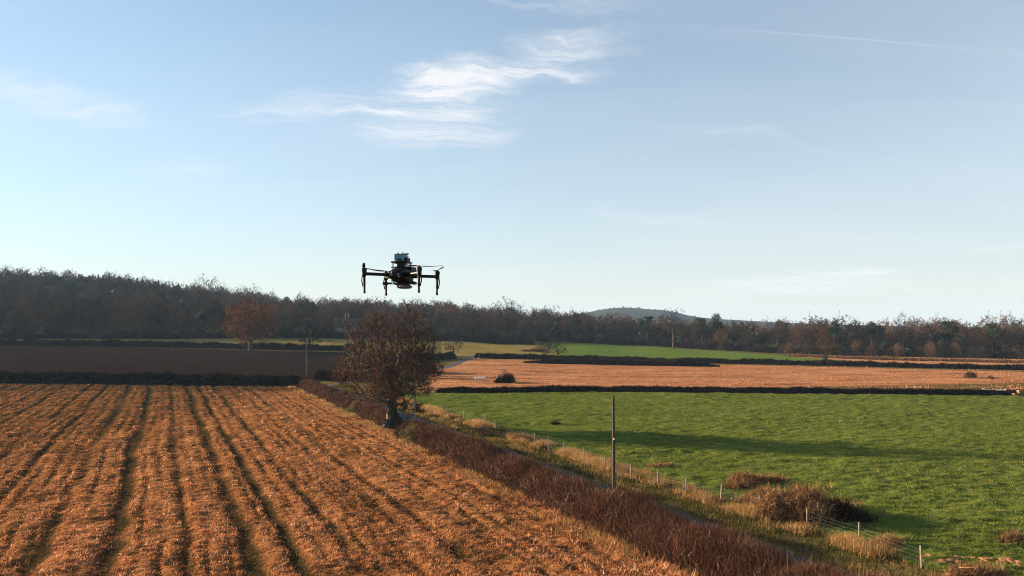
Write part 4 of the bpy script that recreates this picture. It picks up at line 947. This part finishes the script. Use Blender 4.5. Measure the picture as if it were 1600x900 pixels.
# torn reddish turf strip at the bottom right
root = empty('turf_bank', tuple(ground_at(1430, 870)))
g0 = np.array(root.location); e0, e1 = ground_at(1428, 872), ground_at(1640, 884)
M['redturf'] = material('torn_turf', [(0.1, (0.12, 0.05, 0.025)), (0.5, (0.30, 0.14, 0.07)), (0.9, (0.46, 0.25, 0.14))], nscale=2.5, namt=0.5, bump=(6, .1))
sod_me = []
for v_ in range(3):
    bm = bmesh.new(); bmesh.ops.create_icosphere(bm, subdivisions=2, radius=1.0)
    for v in bm.verts:
        f_ = 0.75 + 0.5 * float(N3(v.co.x * 2 + v_ * 7, v.co.y * 2 + v.co.z * 3)); v.co *= f_; v.co.z *= 0.42
    me = bpy.data.meshes.new('sod'); bm.to_mesh(me); bm.free(); me.materials.append(M['redturf']); sod_me.append(me)
for i in range(60):
    u = random.random(); o = obj('sod', random.choice(sod_me), root); p = e0 + (e1 - e0) * u + [0, random.uniform(-.8, .5), .1]
    o.location = tuple(p - g0); s_ = random.uniform(.10, .24); o.scale = (s_ * 1.6, s_, s_); o.rotation_euler = (0, 0, random.uniform(0, 6))
tag(root, 'bank of torn reddish turf clods at the lower right', 'turf')

# ------------------------------------------------------------------ small man-made things
def box_mesh(name, x0, x1, y0, y1, z0, z1, m, bev=0.0):
    bm = bmesh.new(); bmesh.ops.create_cube(bm, size=1.0)
    for v in bm.verts: v.co = Vector((x0 + (v.co.x + .5) * (x1 - x0), y0 + (v.co.y + .5) * (y1 - y0), z0 + (v.co.z + .5) * (z1 - z0)))
    if bev: bmesh.ops.bevel(bm, geom=bm.edges[:], offset=bev, segments=2, affect='EDGES')
    me = bpy.data.meshes.new(name); bm.to_mesh(me); bm.free(); me.materials.append(m); return me
M['darkmetal'] = material('dark_steel', [(0.3, (0.03, 0.03, 0.03)), (0.7, (0.06, 0.06, 0.06))], nscale=3, rough=0.5, spec=0.4)
# water trough: tub, rim, legs
b = ground_at(750, 599.5, 150); root = empty('feed_trough', tuple(b + [0, 0, .9]), R(8))
bm = bmesh.new()
o_ = [(-1.35, -.35, .75), (1.35, -.35, .75), (1.35, .35, .75), (-1.35, .35, .75)]; i_ = [(-1.15, -.22, .25), (1.15, -.22, .25), (1.15, .22, .25), (-1.15, .22, .25)]
vo = [bm.verts.new(p) for p in o_]; vi = [bm.verts.new(p) for p in i_]; bm.faces.new(vi)
for k in range(4): bm.faces.new((vi[k], vi[(k + 1) % 4], vo[(k + 1) % 4], vo[k]))
me = bpy.data.meshes.new('tub'); bm.to_mesh(me); bm.free(); me.materials.append(M['white']); t_ = obj('tub', me, root); md = t_.modifiers.new('wall', 'SOLIDIFY'); md.thickness = 0.05
for sx in (-1, 1): obj('end_frame', box_mesh('end_frame', sx * 1.0 - .05, sx * 1.0 + .05, -.3, .3, -.9, .28, M['darkmetal']), root)
tag(root, 'small white feed trough behind the dark pasture hedge', 'trough')
b = ground_at(778, 598, 150); root = empty('white_sack', tuple(b + [0, 0, .9]))
bm = bmesh.new(); bmesh.ops.create_uvsphere(bm, u_segments=16, v_segments=10, radius=.55)
for v in bm.verts:
    v.co.z = v.co.z * (0.9 if v.co.z < 0 else 1.05); r_ = 1 + .18 * math.sin(v.co.x * 7 + v.co.z * 4); v.co.x *= r_; v.co.y *= .8
me = bpy.data.meshes.new('bag'); bm.to_mesh(me); bm.free(); me.materials.append(M['white']); obj('bag', me, root)
g = Geo(); g.tubes(np.array([[0, 0, .5]]), np.array([[.1, 0, .8]]), 0.10, 0.2, 8, .5); obj('tied_neck', g.mesh('tied_neck', M['white']), root)
g = Geo(); g.tubes(np.array([[0, 0, -1.0]]), np.array([[0, 0, -.3]]), 0.5, 0.4, 9, .5); obj('stump', g.mesh('stump', M['bark']), root)
tag(root, 'plump white sack left of the dark brush heap', 'sack')
# white boards and a bale behind the pasture's right corner
b = ground_at(1556, 616, 120); root = empty('board_pile', tuple(b))
for i, (x, y, z, l, rz, ry) in enumerate([(-1.3, 0, .9, 3.2, .12, .12), (-.5, -.3, .75, 2.6, -.2, -.15), (.4, -.2, .85, 2.4, .1, .05), (-.9, .2, .6, 2.6, .3, .1), (1.1, -.1, .55, 1.7, -.3, -.5)]):
    o = obj('board', box_mesh('board', -l / 2, l / 2, -.14, .14, -.03, .03, M['white']), root); o.location = (x, y, z); o.rotation_euler = (R(60), ry, rz)
for x in (-1.6, 0, 1.5):
    obj('support', box_mesh('support', x - .06, x + .06, .05, .17, 0, .95, M['palewood']), root)
tag(root, 'heap of white boards leaning by the pasture hedge at the right', 'boards')
M['bale'] = material('bale_straw', [(.1, (.14, .075, .04)), (.9, (.30, .18, .10))], nscale=4, namt=.5, bump=(12, .05))
b = ground_at(1592, 619, 120); root = empty('straw_bales', tuple(b))
for i, (x, z) in enumerate(((-.75, 0), (.55, 0), (1.8, 0), (.3, .62))):
    o = obj('bale', box_mesh('bale', -.6, .6, -.4, .4, .02, .6, M['bale'], .06), root); o.location = (x, random.uniform(-.1, .1), z); o.rotation_euler = (0, 0, random.uniform(-.2, .2))
tag(root, 'weathered tan straw bales right of the white boards', 'bales')
# farmhouse deep in the wood: two chimneys and a strip of roof show
b = on_ground(540, 470); root = empty('farmhouse', tuple(b), R(12))
M['brick'] = material('chimney_brick', [(.2, (.30, .21, .15)), (.8, (.46, .34, .25))], nscale=2, namt=.4)
M['slate'] = material('roof_slate', [(.2, (.10, .085, .075)), (.8, (.17, .145, .125))], nscale=1.2, namt=.4)
obj('wall', box_mesh('wall', -7, 7, -3.5, 3.5, 0, 5.2, M['brick']), root)
bm = bmesh.new(); vv = [bm.verts.new(p) for p in ((-7.3, -3.9, 5.1), (7.3, -3.9, 5.1), (7.3, 3.9, 5.1), (-7.3, 3.9, 5.1), (-7.3, 0, 8.4), (7.3, 0, 8.4))]
for f_ in ((0, 1, 5, 4), (2, 3, 4, 5), (0, 4, 3), (1, 2, 5), (0, 3, 2, 1)): bm.faces.new([vv[k] for k in f_])
me = bpy.data.meshes.new('roof'); bm.to_mesh(me); bm.free(); me.materials.append(M['slate']); rf = obj('roof', me, root)
for x in (-.2, 1.7): obj('chimney', box_mesh('chimney', x - .42, x + .42, -.5, .5, 7.6, 12.0, M['brick'], .04), rf)
for x in (-4.5, -1.5, 1.5, 4.5): obj('window', box_mesh('window', x - .5, x + .5, -3.56, -3.4, 2.8, 4.2, M['darkmetal']), root)
tag(root, 'farmhouse hidden in the wood, two pale chimneys showing', 'house')
# lamp-like white marker and black sign post by the lane corner
b = on_ground(598, 150); root = empty('marker_post', tuple(b)); obj('post', box_mesh('post', -.06, .06, -.06, .06, 0, 1.3, M['palewood']), root); obj('reflector', box_mesh('reflector', -.16, .16, -.09, -.05, .95, 1.3, M['white'], .02), root)
tag(root, 'small white marker post seen left of the oak trunk', 'post')
root = empty('gate_post', tuple(on_ground(749, 285))); obj('post', box_mesh('post', -.12, .12, -.12, .12, 0, 1.9, M['palewood'], .03), root); obj('stone', box_mesh('stone', -.75, -.2, -.3, .2, 0, .5, M['white'], .1), root)
tag(root, 'pale gate post with a stone at the end of the wet track', 'post')

# ------------------------------------------------------------------ the drone
M['black'] = material('black_plastic', [(0.3, (0.004, 0.004, 0.0045)), (0.7, (0.007, 0.007, 0.008))], nscale=30, rough=0.5, spec=0.2)
M['carbon'] = material('carbon_tube', [(0.3, (0.004, 0.004, 0.0045)), (0.7, (0.008, 0.008, 0.009))], nscale=60, rough=0.45, spec=0.2)
M['bluebox'] = material('blue_grey_case', [(0.3, (0.07, 0.15, 0.21)), (0.7, (0.11, 0.20, 0.27))], nscale=25, rough=0.45, spec=0.4)
M['grey'] = material('grey_gimbal', [(0.3, (0.07, 0.07, 0.07)), (0.7, (0.14, 0.14, 0.14))], nscale=25, rough=0.45, spec=0.4)
M['brown'] = material('red_brown_panel', [(0.3, (0.07, 0.03, 0.024)), (0.7, (0.10, 0.045, 0.035))], nscale=25, rough=0.5)
M['silver'] = material('silver_trim', [(0.3, (0.5, 0.5, 0.5)), (0.7, (0.65, 0.65, 0.66))], nscale=20, rough=0.35)
DC = Vector(((627.65 - 800) * 5.9 / FPX, 5.9, CAM_H + 0.457))   # level of the motor tops
drone = empty('drone', tuple(DC), R(-12))
tag(drone, 'black quadcopter drone with blue grey payload box hovering above the fields', 'drone')
def dpart(name, me, parent=drone, loc=(0, 0, 0), rot=(0, 0, 0)):
    o = obj(name, me, parent); o.location = loc; o.rotation_euler = rot; return o
def dtube(name, pts, rads, m, k=12, parent=drone, smooth=True):
    P = np.array(pts, float); g = Geo(); r_ = np.array(rads, float); g.tubes(P[:-1], P[1:], r_[:-1], r_[1:], k, .5)
    for e_, s_ in ((0, -1), (-1, 1)):
        d_ = P[0] - P[1] if e_ == 0 else P[-1] - P[-2]; d_ = d_ / np.linalg.norm(d_) * 0.0005
        g.tubes(P[e_][None], (P[e_] + d_)[None], r_[e_], 0.0001, k, .5)
    return dpart(name, g.mesh(name, m, smooth), parent)
# hull
bm = bmesh.new(); prof = [(-.150, .030, .020), (-.13, .052, .040), (-.06, .066, .056), (.04, .068, .058), (.12, .058, .050), (.155, .040, .034)]
rings = []
for y, wx, hz in prof:
    ring = []
    for k in range(16):
        a_ = k / 16 * 2 * math.pi; c, s = math.cos(a_), math.sin(a_)
        ring.append(bm.verts.new((math.copysign(abs(c) ** .55, c) * wx, y, math.copysign(abs(s) ** .55, s) * hz - .052)))
    rings.append(ring)
for r0, r1 in zip(rings, rings[1:]):
    for k in range(16): bm.faces.new((r0[k], r0[(k + 1) % 16], r1[(k + 1) % 16], r1[k]))
bm.faces.new(rings[0][::-1]); bm.faces.new(rings[-1])
me = bpy.data.meshes.new('hull'); bm.to_mesh(me); bm.free(); me.materials.append(M['black'])
hull = dpart('hull', me)
dpart('side_panel', box_mesh('side_panel', -.052, -.045, -.142, -.05, -.085, -.025, M['brown'], .003), hull)
for x in (-.03, .03): dpart('sensor_eye', box_mesh('sensor_eye', x - .012, x + .012, -.158, -.148, -.066, -.044, M['grey'], .004), hull)
dpart('trim', box_mesh('trim', .028, .034, -.152, -.14, -.075, -.045, M['silver'], .001), hull)
for x in (-.038, .038): dpart('battery', box_mesh('battery', x - .032, x + .032, .02, .165, -.02, .022, M['black'], .006))
# upper payload: legs, deck, box, antennas, cable
for x in (-.055, .055):
    for y in (-.05, .05): dtube('standoff', [(x, y, -.01), (x, y, .045)], [.005, .005], M['black'], 8)
dpart('payload_deck', box_mesh('payload_deck', -.068, .068, -.065, .065, .045, .057, M['black'], .003))
dpart('deck_rail', box_mesh('deck_rail', -.066, .066, -.068, -.055, .005, .013, M['black'], .002))
dpart('deck_rail', box_mesh('deck_rail', -.066, .066, .055, .068, .005, .013, M['black'], .002))
dpart('gps_module', box_mesh('gps_module', -.02, .035, -.055, -.01, .013, .045, M['black'], .004))
pb = dpart('payload_box', box_mesh('payload_box', -.048, .036, -.04, .045, .062, .112, M['bluebox'], .004))
dpart('lid', box_mesh('lid', -.050, .038, -.042, .047, .112, .117, M['bluebox'], .002), pb)
dpart('label_plate', box_mesh('label_plate', -.02, .012, -.0425, -.0395, .064, .079, M['black'], .001), pb)
dpart('side_bracket', box_mesh('side_bracket', .04, .058, -.04, .04, .057, .088, M['black'], .003), pb)
for x in (-.03, .008): dtube('antenna_stub', [(x, 0, .117), (x, 0, .130)], [.0055, .0065], M['black'], 10, pb)
dtube('whip_antenna', [(.018, 0, .119), (.035, -.005, .118), (.066, -.012, .1165)], [.003, .005, .004], M['black'], 8, pb)
ca = [(.036 + .034 * math.sin(t), -.02, .088 + .014 * math.cos(t)) for t in np.linspace(0, 2.6, 9)]
dtube('cable', ca, [.0022] * 9, M['silver'], 6, pb)
# underside: mounting bars, gimbal, dish
dpart('mount_bar', box_mesh('mount_bar', -.150, .120, -.03, .01, -.122, -.108, M['black'], .003))
dpart('mount_plate', box_mesh('mount_plate', -.07, .085, -.06, .06, -.102, -.094, M['black'], .003))
for x in (-.132, .105): dpart('strobe', box_mesh('strobe', x - .018, x + .018, -.034, .016, -.126, -.104, M['black'], .004))
dpart('gimbal_block', box_mesh('gimbal_block', -.045, .06, -.04, .04, -.132, -.108, M['black'], .005))
for x in (-.048, -.018): dtube('damper_ball', [(x, -.06, -.108), (x, -.06, -.122)], [.009, .009], M['grey'], 10)
g = Geo(); an = np.linspace(0, math.pi, 9); P_ = [(0.024, 0, -.126 - .0165 + .0165 * math.cos(a_)) for a_ in an]; rd = [max(.0005, .062 * math.sin(a_) ** .6) for a_ in an]
dtube('antenna_dish', P_, rd, M['grey'], 28)
dtube('wire_aerial', [(-.03, -.05, -.122), (-.042, -.06, -.134)], [.0015, .001], M['black'], 6)
# arms, motors, props, legs
def blade_mesh(L):
    bm = bmesh.new(); n_ = 9; top, bot = [], []
    for i in range(n_ + 1):
        u = i / n_; c = 0.012 + 0.020 * math.sin(min(1, u * 1.6 + .15) * math.pi * .62) * (1 - .72 * u); tw = R(20) * (1 - .7 * u); x = 0.012 + u * (L - .012); zb = 0.012 * u * u
        le = Vector((x, c * .45 * math.cos(tw), zb + c * .45 * math.sin(tw))); te = Vector((x, -c * .55 * math.cos(tw), zb - c * .55 * math.sin(tw)))
        top.append((bm.verts.new(le + Vector((0, 0, .0012))), bm.verts.new((le + te) / 2 + Vector((0, 0, .0026))), bm.verts.new(te + Vector((0, 0, .0012))))); bot.append((bm.verts.new(le), bm.verts.new((le + te) / 2), bm.verts.new(te)))
    for i in range(n_):
        for k in range(2):
            bm.faces.new((top[i][k], top[i][k + 1], top[i + 1][k + 1], top[i + 1][k])); bm.faces.new((bot[i][k + 1], bot[i][k], bot[i + 1][k], bot[i + 1][k + 1]))
        bm.faces.new((top[i][0], top[i + 1][0], bot[i + 1][0], bot[i][0])); bm.faces.new((top[i][2], bot[i][2], bot[i + 1][2], top[i + 1][2]))
    me = bpy.data.meshes.new('blade'); bm.to_mesh(me); bm.free(); me.materials.append(M['black']); return me
BL = blade_mesh(0.205)
CS = 0.2235
for sx, sy, pa in ((-1, -1, 101), (1, -1, 36), (-1, 1, 50), (1, 1, 109)):
    mx, my = sx * CS, sy * CS
    arm = dtube('arm', [(sx * .05, sy * .07, -.052), (mx, my, -.050)], [.0125, .0125], M['carbon'], 12)
    dtube('arm_sleeve', [(sx * .05, sy * .07, -.052), (sx * .10, sy * .115, -.052)], [.019, .017], M['black'], 12, arm)
    mo = dtube('motor', [(mx, my, -.072), (mx, my, -.062), (mx, my, -.034), (mx, my, -.030), (mx, my, -.010), (mx, my, -.004)], [.016, .019, .019, .0215, .0215, .014], M['black'], 16)
    pr = dtube('propeller', [(mx, my, -.004), (mx, my, .006)], [.010, .008], M['black'], 10)
    for q_ in (0, 180):
        o = obj('blade', BL, pr); o.location = (mx, my, .001); o.rotation_euler = (0, 0, R(pa + q_ + 12))
    lg = dtube('leg', [(mx, my, -.066), (mx - sx * .003, my, -.13), (mx - sx * .003, my, -.185)], [.0115, .0095, .0075], M['black'], 10)
    dtube('foot', [(mx - sx * .003, my, -.176), (mx - sx * .003, my, -.202)], [.0095, .0105], M['black'], 10, lg)
    dtube('leg_antenna', [(mx + sx * .016, my, -.07), (mx + sx * .020, my, -.10), (mx + sx * .008, my, -.150)], [.0045, .0045, .005], M['black'], 8, lg)

# ------------------------------------------------------------------ haze
bm = bmesh.new(); bmesh.ops.create_cube(bm, size=1.0)
for v in bm.verts: v.co = Vector((v.co.x * 6200, 1920 + v.co.y * 4100, -2.0 + (v.co.z + .5) * 110))
me = bpy.data.meshes.new('haze'); bm.to_mesh(me); bm.free()
hz = bpy.data.materials.new('haze_air'); hz.use_nodes = True; hz.node_tree.nodes.clear()
vo = hz.node_tree.nodes.new('ShaderNodeOutputMaterial'); pv = hz.node_tree.nodes.new('ShaderNodeVolumePrincipled')
pv.inputs['Color'].default_value = (0.44, 0.69, 1.0, 1); pv.inputs['Density'].default_value = 0.00008; pv.inputs['Anisotropy'].default_value = 0.0
hz.node_tree.links.new(pv.outputs[0], vo.inputs['Volume']); me.materials.append(hz)
tag(obj('haze', me), 'thin blue winter haze over the whole land', 'haze', kind='stuff')
